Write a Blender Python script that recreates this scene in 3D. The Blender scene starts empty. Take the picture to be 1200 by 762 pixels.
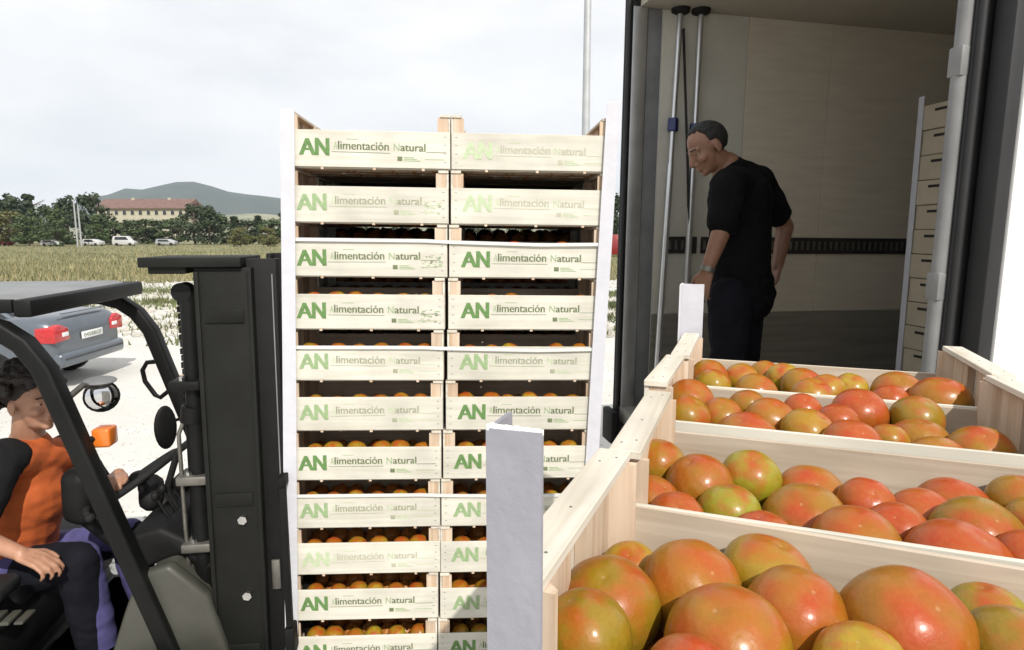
import bpy, math, random
import numpy as np
from mathutils import Vector, Matrix, Euler, noise

random.seed(7)
SC = bpy.context.scene
COL = SC.collection
R = math.radians

# ------------------------------------------------------------------ camera, light, exposure
CAM_H = 2.29
F_PX, PITCH = 740.0, math.atan(106 / 740.0)
cam_data = bpy.data.cameras.new("camera")
cam = bpy.data.objects.new("camera", cam_data)
COL.objects.link(cam)
cam.location = (0, 0, CAM_H)
cam.rotation_euler = (math.pi / 2 - PITCH, 0, 0)
cam_data.sensor_width = 36
cam_data.lens = 36 * F_PX / 1200
cam_data.clip_start = 0.05
cam_data.clip_end = 12000
SC.camera = cam

SUN_AZ, SUN_EL = R(21), R(43.5)          # azimuth measured from behind the camera towards the right
SDIR = Vector((math.cos(SUN_EL) * math.sin(SUN_AZ), -math.cos(SUN_EL) * math.cos(SUN_AZ), math.sin(SUN_EL)))
sun_data = bpy.data.lights.new("sun", 'SUN')
sun_data.energy = 5.0
sun_data.angle = R(0.6)
sun_data.color = (1.0, 0.95, 0.87)
sun = bpy.data.objects.new("sun", sun_data)
sun.rotation_euler = SDIR.to_track_quat('Z', 'Y').to_euler()
sun.location = (3, -8, 12)
COL.objects.link(sun)

world = bpy.data.worlds.new("World")
SC.world = world
world.use_nodes = True
wt = world.node_tree
wt.nodes.clear()
w_out = wt.nodes.new('ShaderNodeOutputWorld')
w_bg = wt.nodes.new('ShaderNodeBackground')
w_sky = wt.nodes.new('ShaderNodeTexSky')
w_sky.sky_type = 'NISHITA'
w_sky.sun_disc = False
w_sky.sun_elevation = SUN_EL
w_sky.sun_rotation = math.pi - SUN_AZ
w_sky.dust_density = 2.0
w_bg.inputs['Strength'].default_value = 0.11
# thin bright cloud cover drawn over the whole sky
tc = wt.nodes.new('ShaderNodeTexCoord')
mp = wt.nodes.new('ShaderNodeMapping')
mp.inputs['Scale'].default_value = (1.0, 1.0, 3.2)
n1 = wt.nodes.new('ShaderNodeTexNoise')
n1.inputs['Scale'].default_value = 2.3
n1.inputs['Detail'].default_value = 7
n1.inputs['Roughness'].default_value = 0.58
rmp = wt.nodes.new('ShaderNodeValToRGB')
rmp.color_ramp.elements[0].position = 0.34
rmp.color_ramp.elements[0].color = (0.84, 0.84, 0.84, 1)
rmp.color_ramp.elements[1].position = 0.60
rmp.color_ramp.elements[1].color = (1, 1, 1, 1)
n2 = wt.nodes.new('ShaderNodeTexNoise')
n2.inputs['Scale'].default_value = 4.0
n2.inputs['Detail'].default_value = 6
rm2 = wt.nodes.new('ShaderNodeValToRGB')
rm2.color_ramp.elements[0].position = 0.32
rm2.color_ramp.elements[0].color = (9.6, 9.7, 9.9, 1)
rm2.color_ramp.elements[1].position = 0.55
rm2.color_ramp.elements[1].color = (10.4, 10.4, 10.4, 1)
mx = wt.nodes.new('ShaderNodeMix')
mx.data_type = 'RGBA'
wt.links.new(tc.outputs['Generated'], mp.inputs['Vector'])
wt.links.new(mp.outputs['Vector'], n1.inputs['Vector'])
wt.links.new(mp.outputs['Vector'], n2.inputs['Vector'])
wt.links.new(n1.outputs['Fac'], rmp.inputs['Fac'])
wt.links.new(n2.outputs['Fac'], rm2.inputs['Fac'])
wt.links.new(rmp.outputs['Color'], mx.inputs['Factor'])
wt.links.new(w_sky.outputs['Color'], mx.inputs['A'])
wt.links.new(rm2.outputs['Color'], mx.inputs['B'])
wt.links.new(mx.outputs['Result'], w_bg.inputs['Color'])
wt.links.new(w_bg.outputs['Background'], w_out.inputs['Surface'])

SC.view_settings.view_transform = 'Standard'
SC.view_settings.look = 'None'
SC.view_settings.exposure = -0.08
SC.view_settings.gamma = 1.0
SC.view_settings.use_curve_mapping = False
SC.render.engine = 'CYCLES'
SC.cycles.max_bounces = 8
SC.cycles.volume_bounces = 0


def W(px, py, y):
    """world point at ground-plane distance y that the photo shows at pixel (px, py)"""
    X = (px - 600) / F_PX
    Y = -(py - 381) / F_PX
    r = Vector((X, math.cos(PITCH) + Y * math.sin(PITCH), -math.sin(PITCH) + Y * math.cos(PITCH)))
    r = r * (y / r.y)
    return Vector((r.x, r.y, r.z + CAM_H))


# ------------------------------------------------------------------ materials
def srgb(r, g, b):
    def f(c):
        c /= 255
        return c / 12.92 if c <= 0.04045 else ((c + 0.055) / 1.055) ** 2.4
    return (f(r), f(g), f(b))


def mat(name, col, rough=0.6, metal=0.0, var=0.12, vscale=6.0, bump=0.0, bscale=60.0, stretch=None,
        spec=0.5, obj_random=0.0, col2=None, detail=4, coat=0.0, transmission=0.0, mixpos=(0.35, 0.65)):
    m = bpy.data.materials.new(name)
    m.use_nodes = True
    nt = m.node_tree
    b = nt.nodes['Principled BSDF']
    b.inputs['Roughness'].default_value = rough
    b.inputs['Metallic'].default_value = metal
    b.inputs['Specular IOR Level'].default_value = spec
    b.inputs['Coat Weight'].default_value = coat
    b.inputs['Transmission Weight'].default_value = transmission
    t = nt.nodes.new('ShaderNodeTexCoord')
    mpn = nt.nodes.new('ShaderNodeMapping')
    if stretch:
        mpn.inputs['Scale'].default_value = stretch
    nt.links.new(t.outputs['Object'], mpn.inputs['Vector'])
    src = mpn.outputs['Vector']
    oi = nt.nodes.new('ShaderNodeObjectInfo')
    if obj_random > 0:
        ad = nt.nodes.new('ShaderNodeVectorMath')
        ad.operation = 'MULTIPLY_ADD'
        ad.inputs[1].default_value = (37, 53, 71)
        nt.links.new(oi.outputs['Random'], ad.inputs[0])
        nt.links.new(src, ad.inputs[2])
        src = ad.outputs['Vector']
    nz = nt.nodes.new('ShaderNodeTexNoise')
    nz.inputs['Scale'].default_value = vscale
    nz.inputs['Detail'].default_value = detail
    nz.inputs['Roughness'].default_value = 0.6
    nt.links.new(src, nz.inputs['Vector'])
    rp = nt.nodes.new('ShaderNodeValToRGB')
    c2 = col2 if col2 else tuple(c * (1 + var) for c in col)
    c1 = col if col2 else tuple(c * (1 - var) for c in col)
    rp.color_ramp.elements[0].position = mixpos[0]
    rp.color_ramp.elements[0].color = (*c1, 1)
    rp.color_ramp.elements[1].position = mixpos[1]
    rp.color_ramp.elements[1].color = (*c2, 1)
    nt.links.new(nz.outputs['Fac'], rp.inputs['Fac'])
    out = rp.outputs['Color']
    if obj_random > 0:
        hs = nt.nodes.new('ShaderNodeHueSaturation')
        mr = nt.nodes.new('ShaderNodeMapRange')
        mr.inputs['To Min'].default_value = 1 - obj_random
        mr.inputs['To Max'].default_value = 1 + obj_random * 0.6
        nt.links.new(oi.outputs['Random'], mr.inputs['Value'])
        nt.links.new(mr.outputs['Result'], hs.inputs['Value'])
        nt.links.new(out, hs.inputs['Color'])
        out = hs.outputs['Color']
    nt.links.new(out, b.inputs['Base Color'])
    if bump > 0:
        nb = nt.nodes.new('ShaderNodeTexNoise')
        nb.inputs['Scale'].default_value = bscale
        nb.inputs['Detail'].default_value = 5
        nt.links.new(src, nb.inputs['Vector'])
        bp = nt.nodes.new('ShaderNodeBump')
        bp.inputs['Strength'].default_value = bump
        bp.inputs['Distance'].default_value = 0.01
        nt.links.new(nb.outputs['Fac'], bp.inputs['Height'])
        nt.links.new(bp.outputs['Normal'], b.inputs['Normal'])
    return m


def wood(name, light, dark, axis, knots=True, rnd=0.10):
    """pale sawn wood with grain running along the given local axis, a few knots"""
    m = bpy.data.materials.new(name)
    m.use_nodes = True
    nt = m.node_tree
    b = nt.nodes['Principled BSDF']
    b.inputs['Roughness'].default_value = 0.75
    b.inputs['Specular IOR Level'].default_value = 0.25
    t = nt.nodes.new('ShaderNodeTexCoord')
    oi = nt.nodes.new('ShaderNodeObjectInfo')
    ad = nt.nodes.new('ShaderNodeVectorMath')
    ad.operation = 'MULTIPLY_ADD'
    ad.inputs[1].default_value = (11.3, 17.7, 23.1)
    nt.links.new(oi.outputs['Random'], ad.inputs[0])
    nt.links.new(t.outputs['Object'], ad.inputs[2])
    mpn = nt.nodes.new('ShaderNodeMapping')
    s = [55, 55, 55]
    s[axis] = 2.6
    mpn.inputs['Scale'].default_value = s
    nt.links.new(ad.outputs['Vector'], mpn.inputs['Vector'])
    nz = nt.nodes.new('ShaderNodeTexNoise')
    nz.inputs['Scale'].default_value = 1.0
    nz.inputs['Detail'].default_value = 5
    nz.inputs['Distortion'].default_value = 0.5
    nt.links.new(mpn.outputs['Vector'], nz.inputs['Vector'])
    rp = nt.nodes.new('ShaderNodeValToRGB')
    rp.color_ramp.elements[0].position = 0.30
    rp.color_ramp.elements[0].color = (*dark, 1)
    rp.color_ramp.elements[1].position = 0.62
    rp.color_ramp.elements[1].color = (*light, 1)
    nt.links.new(nz.outputs['Fac'], rp.inputs['Fac'])
    out = rp.outputs['Color']
    # broad stains
    n3 = nt.nodes.new('ShaderNodeTexNoise')
    n3.inputs['Scale'].default_value = 7
    n3.inputs['Detail'].default_value = 3
    nt.links.new(ad.outputs['Vector'], n3.inputs['Vector'])
    r3 = nt.nodes.new('ShaderNodeMapRange')
    r3.inputs['From Min'].default_value = 0.3
    r3.inputs['From Max'].default_value = 0.7
    r3.inputs['To Min'].default_value = 0.86
    r3.inputs['To Max'].default_value = 1.06
    nt.links.new(n3.outputs['Fac'], r3.inputs['Value'])
    hs = nt.nodes.new('ShaderNodeHueSaturation')
    nt.links.new(out, hs.inputs['Color'])
    mul = nt.nodes.new('ShaderNodeMath')
    mul.operation = 'MULTIPLY'
    mr = nt.nodes.new('ShaderNodeMapRange')
    mr.inputs['To Min'].default_value = 1 - rnd
    mr.inputs['To Max'].default_value = 1.03
    nt.links.new(oi.outputs['Random'], mr.inputs['Value'])
    nt.links.new(mr.outputs['Result'], mul.inputs[0])
    nt.links.new(r3.outputs['Result'], mul.inputs[1])
    nt.links.new(mul.outputs['Value'], hs.inputs['Value'])
    out = hs.outputs['Color']
    if knots:
        mk = nt.nodes.new('ShaderNodeMapping')
        k = [7, 7, 7]
        k[axis] = 3.4
        mk.inputs['Scale'].default_value = k
        nt.links.new(ad.outputs['Vector'], mk.inputs['Vector'])
        vo = nt.nodes.new('ShaderNodeTexVoronoi')
        vo.inputs['Scale'].default_value = 1.0
        nt.links.new(mk.outputs['Vector'], vo.inputs['Vector'])
        rk = nt.nodes.new('ShaderNodeMapRange')
        rk.inputs['From Min'].default_value = 0.025
        rk.inputs['From Max'].default_value = 0.075
        rk.inputs['To Min'].default_value = 0.8
        rk.inputs['To Max'].default_value = 0.0
        nt.links.new(vo.outputs['Distance'], rk.inputs['Value'])
        mk2 = nt.nodes.new('ShaderNodeMix')
        mk2.data_type = 'RGBA'
        mk2.inputs['B'].default_value = (0.20, 0.10, 0.045, 1)
        nt.links.new(rk.outputs['Result'], mk2.inputs['Factor'])
        nt.links.new(out, mk2.inputs['A'])
        out = mk2.outputs['Result']
    nt.links.new(out, b.inputs['Base Color'])
    bp = nt.nodes.new('ShaderNodeBump')
    bp.inputs['Strength'].default_value = 0.25
    bp.inputs['Distance'].default_value = 0.002
    nt.links.new(nz.outputs['Fac'], bp.inputs['Height'])
    nt.links.new(bp.outputs['Normal'], b.inputs['Normal'])
    return m


def tomato_mat():
    """skin colour comes from each object's own colour (its ripeness) with red and green blushes"""
    m = bpy.data.materials.new("tomato_skin")
    m.use_nodes = True
    nt = m.node_tree
    b = nt.nodes['Principled BSDF']
    b.inputs['Roughness'].default_value = 0.27
    b.inputs['Specular IOR Level'].default_value = 0.22
    b.inputs['Coat Weight'].default_value = 0.32
    b.inputs['Coat Roughness'].default_value = 0.20
    t = nt.nodes.new('ShaderNodeTexCoord')
    oi = nt.nodes.new('ShaderNodeObjectInfo')
    ad = nt.nodes.new('ShaderNodeVectorMath')
    ad.operation = 'MULTIPLY_ADD'
    ad.inputs[1].default_value = (7.3, 9.1, 5.7)
    nt.links.new(oi.outputs['Random'], ad.inputs[0])
    nt.links.new(t.outputs['Object'], ad.inputs[2])

    def nz(scale, detail=2, rough=0.5):
        n = nt.nodes.new('ShaderNodeTexNoise')
        n.inputs['Scale'].default_value = scale
        n.inputs['Detail'].default_value = detail
        n.inputs['Roughness'].default_value = rough
        nt.links.new(ad.outputs['Vector'], n.inputs['Vector'])
        return n.outputs['Fac']

    def mr(v, a, bb, c, d):
        n = nt.nodes.new('ShaderNodeMapRange')
        n.inputs['From Min'].default_value = a
        n.inputs['From Max'].default_value = bb
        n.inputs['To Min'].default_value = c
        n.inputs['To Max'].default_value = d
        nt.links.new(v, n.inputs['Value'])
        return n.outputs['Result']

    def mixc(fac, a, colb):
        n = nt.nodes.new('ShaderNodeMix')
        n.data_type = 'RGBA'
        nt.links.new(fac, n.inputs['Factor'])
        nt.links.new(a, n.inputs['A'])
        if isinstance(colb, tuple):
            n.inputs['B'].default_value = (*colb, 1)
        else:
            nt.links.new(colb, n.inputs['B'])
        return n.outputs['Result']
    sep = nt.nodes.new('ShaderNodeSeparateXYZ')
    nt.links.new(t.outputs['Object'], sep.inputs['Vector'])
    # red blush round the blossom end (local +Z) and in soft patches, greener towards the stem end
    nA = nz(1.25, 3)
    sm = nt.nodes.new('ShaderNodeMath')
    sm.operation = 'MULTIPLY_ADD'
    sm.inputs[1].default_value = 0.30
    nt.links.new(sep.outputs['Z'], sm.inputs[0])
    nt.links.new(nA, sm.inputs[2])
    red = mr(sm.outputs['Value'], 0.60, 0.90, 0.0, 0.92)
    col = mixc(red, oi.outputs['Color'], (0.36, 0.030, 0.006))
    grn = mr(sm.outputs['Value'], 0.22, 0.56, 0.75, 0.0)
    col = mixc(grn, col, (0.165, 0.14, 0.009))
    sp = mr(nz(5.0, 5, 0.65), 0.35, 0.75, 0.0, 0.30)
    col = mixc(sp, col, (0.36, 0.20, 0.04))
    fr = mr(nz(16, 3, 0.6), 0.52, 0.70, 0.0, 0.22)
    col = mixc(fr, col, (0.20, 0.065, 0.012))
    # pale blossom scar
    sx = nt.nodes.new('ShaderNodeMath'); sx.operation = 'MULTIPLY'
    nt.links.new(sep.outputs['X'], sx.inputs[0]); nt.links.new(sep.outputs['X'], sx.inputs[1])
    sy = nt.nodes.new('ShaderNodeMath'); sy.operation = 'MULTIPLY_ADD'
    nt.links.new(sep.outputs['Y'], sy.inputs[0]); nt.links.new(sep.outputs['Y'], sy.inputs[1])
    nt.links.new(sx.outputs['Value'], sy.inputs[2])
    scar = mr(sy.outputs['Value'], 0.0004, 0.0022, 0.45, 0.0)
    gz = mr(sep.outputs['Z'], 0.0, 0.1, 0.0, 1.0)
    mm = nt.nodes.new('ShaderNodeMath'); mm.operation = 'MULTIPLY'
    nt.links.new(scar, mm.inputs[0]); nt.links.new(gz, mm.inputs[1])
    col = mixc(mm.outputs['Value'], col, (0.42, 0.26, 0.12))
    nt.links.new(col, b.inputs['Base Color'])
    rr = mr(nz(9, 4, 0.7), 0.3, 0.7, 0.34, 0.46)
    nt.links.new(rr, b.inputs['Roughness'])
    bp = nt.nodes.new('ShaderNodeBump')
    bp.inputs['Strength'].default_value = 0.06
    bp.inputs['Distance'].default_value = 0.1
    nt.links.new(nz(4, 4), bp.inputs['Height'])
    nt.links.new(bp.outputs['Normal'], b.inputs['Normal'])
    return m


M = {}
M['wood_x'] = wood("crate_wood_x", (0.60, 0.55, 0.46), (0.47, 0.415, 0.32), 0)
M['wood_y'] = wood("crate_wood_y", (0.66, 0.62, 0.54), (0.53, 0.475, 0.385), 1)
M['wood_z'] = wood("crate_wood_z", (0.62, 0.50, 0.385), (0.47, 0.33, 0.22), 2, knots=False)
M['ply'] = wood("poplar_ply", (0.61, 0.592, 0.52), (0.535, 0.51, 0.435), 0, knots=False, rnd=0.07)
M['ply_plain'] = wood("plain_board", (0.55, 0.475, 0.385), (0.42, 0.345, 0.265), 0, knots=True, rnd=0.10)
M['pallet'] = wood("pallet_wood", (0.46, 0.35, 0.22), (0.30, 0.21, 0.12), 0)
M['tomato'] = tomato_mat()
M['guard'] = mat("guard_paper_shaded", (0.255, 0.255, 0.29), rough=0.8, var=0.05, vscale=14, bump=0.35, bscale=30, obj_random=0.02)  # near guard only: the shade on its face is put into this grey
M['guard_white'] = mat("guard_white_paper", (0.53, 0.53, 0.575), rough=0.8, var=0.04, vscale=14, bump=0.2, bscale=30)
M['guard_edge'] = mat("guard_torn_edge", (0.80, 0.79, 0.76), rough=0.9, var=0.06, vscale=60)
M['strap'] = mat("strap_white", (0.62, 0.62, 0.60), rough=0.5, var=0.03)
M['green'] = mat("print_green", (0.105, 0.205, 0.062), rough=0.7, var=0.15, vscale=60)
M['green_pale'] = mat("print_green_pale", (0.255, 0.355, 0.185), rough=0.7, var=0.12, vscale=60)
M['green_faint'] = mat("print_green_faint", (0.43, 0.51, 0.33), rough=0.7, var=0.08, vscale=60)
M['ink'] = mat("print_ink", (0.13, 0.16, 0.08), rough=0.7, var=0.3, vscale=70)
M['ink_pale'] = mat("print_ink_pale", (0.30, 0.31, 0.22), rough=0.7, var=0.2, vscale=70)
M['ink_faint'] = mat("print_ink_faint", (0.42, 0.41, 0.32), rough=0.7, var=0.1, vscale=70)
M['smudge'] = mat("print_smudge", (0.54, 0.54, 0.44), rough=0.8, var=0.1, vscale=60)
M['black_paint'] = mat("forklift_black_paint", (0.0045, 0.0047, 0.0044), rough=0.55, spec=0.22, var=0.35, vscale=5, bump=0.05, bscale=120, detail=7)
M['mast'] = mat("mast_paint", (0.0085, 0.0088, 0.0075), rough=0.6, spec=0.2, var=0.3, vscale=4, bump=0.06, bscale=90, detail=7)
M['plastic'] = mat("dark_plastic", (0.006, 0.006, 0.0063), rough=0.62, spec=0.25, var=0.2, vscale=12, bump=0.1, bscale=250)
M['cowl'] = mat("cowl_grey_green", (0.050, 0.050, 0.040), rough=0.5, var=0.15, vscale=6, detail=7)
M['roof_grey'] = mat("guard_roof_grey", (0.19, 0.195, 0.20), rough=0.55, var=0.15, vscale=5, detail=7)
M['steel'] = mat("bright_steel", (0.55, 0.55, 0.54), rough=0.28, metal=1.0, var=0.1, vscale=20)
M['steel_dull'] = mat("dull_steel", (0.20, 0.19, 0.17), rough=0.5, metal=0.8, var=0.2, vscale=15)
M['alu'] = mat("aluminium", (0.62, 0.63, 0.64), rough=0.38, metal=0.9, var=0.06, vscale=9)
M['orange_lens'] = mat("orange_lens", (0.62, 0.16, 0.02), rough=0.25, var=0.1, coat=0.5)
M['red_lens'] = mat("red_lens", (0.42, 0.012, 0.014), rough=0.15, var=0.2, vscale=30, coat=0.6)
M['mirror'] = mat("mirror_glass", (0.65, 0.66, 0.68), rough=0.06, metal=1.0, var=0.02)
M['rubber'] = mat("rubber", (0.010, 0.010, 0.010), rough=0.75, spec=0.3, var=0.2, vscale=10, bump=0.1)
M['seat'] = mat("seat_vinyl", (0.011, 0.011, 0.012), rough=0.55, var=0.2, bump=0.1, bscale=200)
M['skin'] = mat("skin_driver", (0.37, 0.19, 0.12), rough=0.5, var=0.10, vscale=20, bump=0.05, bscale=200)
M['skin2'] = mat("skin_loader", (0.235, 0.118, 0.072), rough=0.5, var=0.10, vscale=20, bump=0.05, bscale=200)
M['hair'] = mat("hair_dark", (0.017, 0.011, 0.008), rough=0.5, var=0.5, vscale=60, bump=0.7, bscale=160)
M['hair2'] = mat("hair_short_dark", (0.010, 0.009, 0.0085), rough=0.65, var=0.4, vscale=90, bump=0.6, bscale=300)
M['tee_orange'] = mat("tshirt_orange", (0.46, 0.095, 0.018), rough=0.85, var=0.12, vscale=9, bump=0.15, bscale=90)
M['tee_black'] = mat("cloth_black", (0.006, 0.006, 0.007), rough=0.95, spec=0.1, var=0.2, vscale=9, bump=0.15, bscale=90)
M['sleeve'] = mat("cloth_charcoal", (0.014, 0.014, 0.015), rough=0.95, spec=0.1, var=0.2, vscale=9, bump=0.15, bscale=90)
M['pants_blue'] = mat("trousers_blue", (0.075, 0.07, 0.20), rough=0.85, var=0.15, vscale=9, bump=0.15, bscale=90)
M['pants_dark'] = mat("trousers_navy", (0.010, 0.0105, 0.015), rough=0.95, spec=0.1, var=0.2, vscale=9, bump=0.15, bscale=90)
M['eye'] = mat("eye_white", (0.28, 0.25, 0.23), rough=0.2, var=0.02)
M['iris'] = mat("eye_iris", (0.03, 0.018, 0.01), rough=0.15, var=0.1)
M['lip'] = mat("lips", (0.36, 0.14, 0.11), rough=0.5, var=0.1)
M['rod_grey'] = mat("lock_rod_grey", (0.17, 0.17, 0.17), rough=0.45, var=0.15, vscale=5)
M['bracket_grey'] = mat("bracket_grey", (0.19, 0.19, 0.187), rough=0.5, var=0.15, vscale=9)
M['truck_white'] = mat("lorry_white_skin", (0.78, 0.78, 0.77), rough=0.35, var=0.03, vscale=3, detail=6)
M['liner'] = mat("lorry_liner", (0.58, 0.525, 0.43), rough=0.65, vscale=5.0, stretch=(0.6, 1, 5), detail=9,
                 col2=(0.65, 0.59, 0.49), bump=0.06, bscale=14)
M['liner_lit'] = mat("lorry_liner_lit", (0.56, 0.545, 0.48), rough=0.55, var=0.06, vscale=4, detail=6)  # first panel: stronger light near the opening put into a paler colour
M['kick'] = mat("lorry_kick_plate", (0.19, 0.178, 0.155), rough=0.5, vscale=4, stretch=(0.3, 1, 6), detail=8,
                col2=(0.28, 0.262, 0.225))
M['ceiling'] = mat("lorry_ceiling", (0.42, 0.385, 0.32), rough=0.6, var=0.05, vscale=3, detail=6)
M['frame_black'] = mat("lorry_frame_black", (0.012, 0.012, 0.0125), rough=0.5, spec=0.35, var=0.25, vscale=6, detail=7)
M['gasket'] = mat("door_gasket", (0.010, 0.010, 0.011), rough=0.6, var=0.2)
M['rail_dark'] = mat("cargo_rail_dark", (0.035, 0.033, 0.030), rough=0.5, metal=0.3, var=0.2)
M['floor_alu'] = mat("lorry_floor", (0.22, 0.21, 0.19), rough=0.6, var=0.2, vscale=8)
M['blue_clamp'] = mat("blue_clamp", (0.018, 0.028, 0.11), rough=0.4, var=0.1)
M['crate_inner'] = mat("beige_plastic_crate", (0.46, 0.40, 0.30), rough=0.6, var=0.06, vscale=10, obj_random=0.06)
M['slot'] = mat("slot_dark", (0.02, 0.018, 0.015), rough=0.8, var=0.1)
M['car'] = mat("car_silver_blue", (0.115, 0.135, 0.16), rough=0.32, metal=0.45, var=0.05, coat=0.6)
M['car_trim'] = mat("car_trim", (0.03, 0.032, 0.035), rough=0.5, var=0.1)
M['car_glass'] = mat("car_glass", (0.02, 0.025, 0.03), rough=0.05, var=0.05, coat=0.5)
M['plate'] = mat("number_plate_white", (0.72, 0.72, 0.72), rough=0.4, var=0.02)
M['white_paint'] = mat("white_vehicle_paint", (0.5, 0.5, 0.5), rough=0.35, var=0.03, coat=0.3)
M['red_paint'] = mat("red_vehicle_paint", (0.22, 0.014, 0.014), rough=0.35, var=0.06, coat=0.3)
M['bark'] = mat("bark", (0.10, 0.075, 0.05), rough=0.9, var=0.3, vscale=8, bump=0.5)
M['pole'] = mat("galvanised_pole", (0.42, 0.43, 0.44), rough=0.5, metal=0.4, var=0.08, vscale=3)
M['wall_cream'] = mat("building_cream", (0.42, 0.39, 0.30), rough=0.85, var=0.06, vscale=0.6)
M['roof_tile'] = mat("roof_terracotta", (0.16, 0.095, 0.078), rough=0.85, var=0.18, vscale=0.9, detail=8)
M['window'] = mat("window_dark", (0.03, 0.028, 0.028), rough=0.2, var=0.1)
LEAF = [mat("foliage_dark", (0.030, 0.048, 0.016), rough=0.7, var=0.35, vscale=0.9, detail=6),
        mat("foliage_mid", (0.055, 0.085, 0.025), rough=0.7, var=0.35, vscale=0.9, detail=6),
        mat("foliage_yellow", (0.12, 0.12, 0.035), rough=0.7, var=0.3, vscale=0.9, detail=6)]


# ------------------------------------------------------------------ mesh helpers
class MB:
    def __init__(self):
        self.v, self.f, self.m = [], [], []

    def add(self, verts, faces, mi=0):
        o = len(self.v)
        self.v += [tuple(p) for p in verts]
        self.f += [tuple(i + o for i in fc) for fc in faces]
        self.m += [mi] * len(faces)
        return self

    def box(self, x0, x1, y0, y1, z0, z1, mi=0, mtx=None):
        v = [Vector((x, y, z)) for z in (z0, z1) for y in (y0, y1) for x in (x0, x1)]
        if mtx:
            v = [mtx @ p for p in v]
        return self.add(v, [(0, 2, 3, 1), (4, 5, 7, 6), (0, 1, 5, 4), (1, 3, 7, 5), (3, 2, 6, 7), (2, 0, 4, 6)], mi)

    def prism(self, poly, z0, z1, mi=0, mtx=None, axis=2):
        """polygon (counter-clockwise) swept along an axis"""
        n = len(poly)

        def P(a, b, c):
            p = {2: (a, b, c), 1: (a, c, b), 0: (c, a, b)}[axis]
            p = Vector(p)
            return mtx @ p if mtx else p
        v = [P(a, b, z0) for a, b in poly] + [P(a, b, z1) for a, b in poly]
        f = [tuple(range(n - 1, -1, -1)), tuple(range(n, 2 * n))]
        f += [(i, (i + 1) % n, n + (i + 1) % n, n + i) for i in range(n)]
        if axis == 1:
            f = [tuple(reversed(q)) for q in f]
        return self.add(v, f, mi)

    def cyl(self, p0, p1, r0, r1=None, n=14, mi=0, caps=True):
        p0, p1 = Vector(p0), Vector(p1)
        r1 = r0 if r1 is None else r1
        z = (p1 - p0).normalized()
        a = z.orthogonal().normalized()
        b = z.cross(a)
        v = []
        for p, r in ((p0, r0), (p1, r1)):
            for i in range(n):
                t = 2 * math.pi * i / n
                v.append(p + (a * math.cos(t) + b * math.sin(t)) * r)
        f = [(i, (i + 1) % n, n + (i + 1) % n, n + i) for i in range(n)]
        if caps:
            f += [tuple(range(n - 1, -1, -1)), tuple(range(n, 2 * n))]
        return self.add(v, f, mi)

    def tube(self, path, r, n=10, mi=0, sec=None, up=None, closed=False):
        """sweep a circle (or a given cross-section) along a path"""
        P = [Vector(p) for p in path]
        N = len(P)
        if sec is None:
            sec = [(r * math.cos(2 * math.pi * i / n), r * math.sin(2 * math.pi * i / n)) for i in range(n)]
        n = len(sec)
        v = []
        a_prev = None
        for i, p in enumerate(P):
            if closed:
                d = P[(i + 1) % N] - P[i - 1]
            else:
                d = P[min(i + 1, N - 1)] - P[max(i - 1, 0)]
            d.normalize()
            if up is not None:
                a = Vector(up).cross(d).normalized()
            elif a_prev is None:
                a = d.orthogonal().normalized()
            else:
                a = (a_prev - d * a_prev.dot(d)).normalized()
            a_prev = a
            b = d.cross(a)
            v += [p + a * s + b * t for s, t in sec]
        f = []
        for i in range(N if closed else N - 1):
            j = (i + 1) % N
            f += [(i * n + k, i * n + (k + 1) % n, j * n + (k + 1) % n, j * n + k) for k in range(n)]
        if not closed:
            f += [tuple(range(n - 1, -1, -1)), tuple(range((N - 1) * n, N * n))]
        return self.add(v, f, mi)

    def lathe(self, prof, n=20, mi=0, mtx=None):
        """profile of (radius, z) turned about z"""
        v = []
        for r, z in prof:
            for i in range(n):
                t = 2 * math.pi * i / n
                p = Vector((r * math.cos(t), r * math.sin(t), z))
                v.append(mtx @ p if mtx else p)
        f = []
        for j in range(len(prof) - 1):
            f += [(j * n + i, j * n + (i + 1) % n, (j + 1) * n + (i + 1) % n, (j + 1) * n + i) for i in range(n)]
        f += [tuple(range(n - 1, -1, -1)), tuple(range((len(prof) - 1) * n, len(prof) * n))]
        return self.add(v, f, mi)

    def ell(self, c, rad, rot=None, nu=16, nv=10, mi=0):
        c = Vector(c)
        v, f = [], []
        for j in range(nv + 1):
            ph = math.pi * j / nv
            for i in range(nu):
                t = 2 * math.pi * i / nu
                p = Vector((rad[0] * math.sin(ph) * math.cos(t), rad[1] * math.sin(ph) * math.sin(t), rad[2] * math.cos(ph)))
                if rot is not None:
                    p = rot @ p
                v.append(c + p)
        for j in range(nv):
            f += [(j * nu + i, (j + 1) * nu + i, (j + 1) * nu + (i + 1) % nu, j * nu + (i + 1) % nu) for i in range(nu)]
        return self.add(v, f, mi)

    def cap(self, p0, r0, p1, r1, n=12, mi=0):
        """tapered capsule"""
        p0, p1 = Vector(p0), Vector(p1)
        d = p1 - p0
        L = d.length
        z = d.normalized() if L > 1e-6 else Vector((0, 0, 1))
        a = z.orthogonal().normalized()
        b = z.cross(a)
        rings = []
        for k in range(5):
            ph = math.pi / 2 * (1 - k / 4)
            rings.append((-r0 * math.sin(ph), max(r0 * math.cos(ph), 1e-4), p0))
        for k in range(5):
            ph = math.pi / 2 * k / 4
            rings.append((r1 * math.sin(ph), max(r1 * math.cos(ph), 1e-4), p1))
        v, f = [], []
        for h, r, p in rings:
            for i in range(n):
                t = 2 * math.pi * i / n
                v.append(p + z * h + (a * math.cos(t) + b * math.sin(t)) * r)
        for j in range(len(rings) - 1):
            f += [(j * n + i, j * n + (i + 1) % n, (j + 1) * n + (i + 1) % n, (j + 1) * n + i) for i in range(n)]
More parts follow.
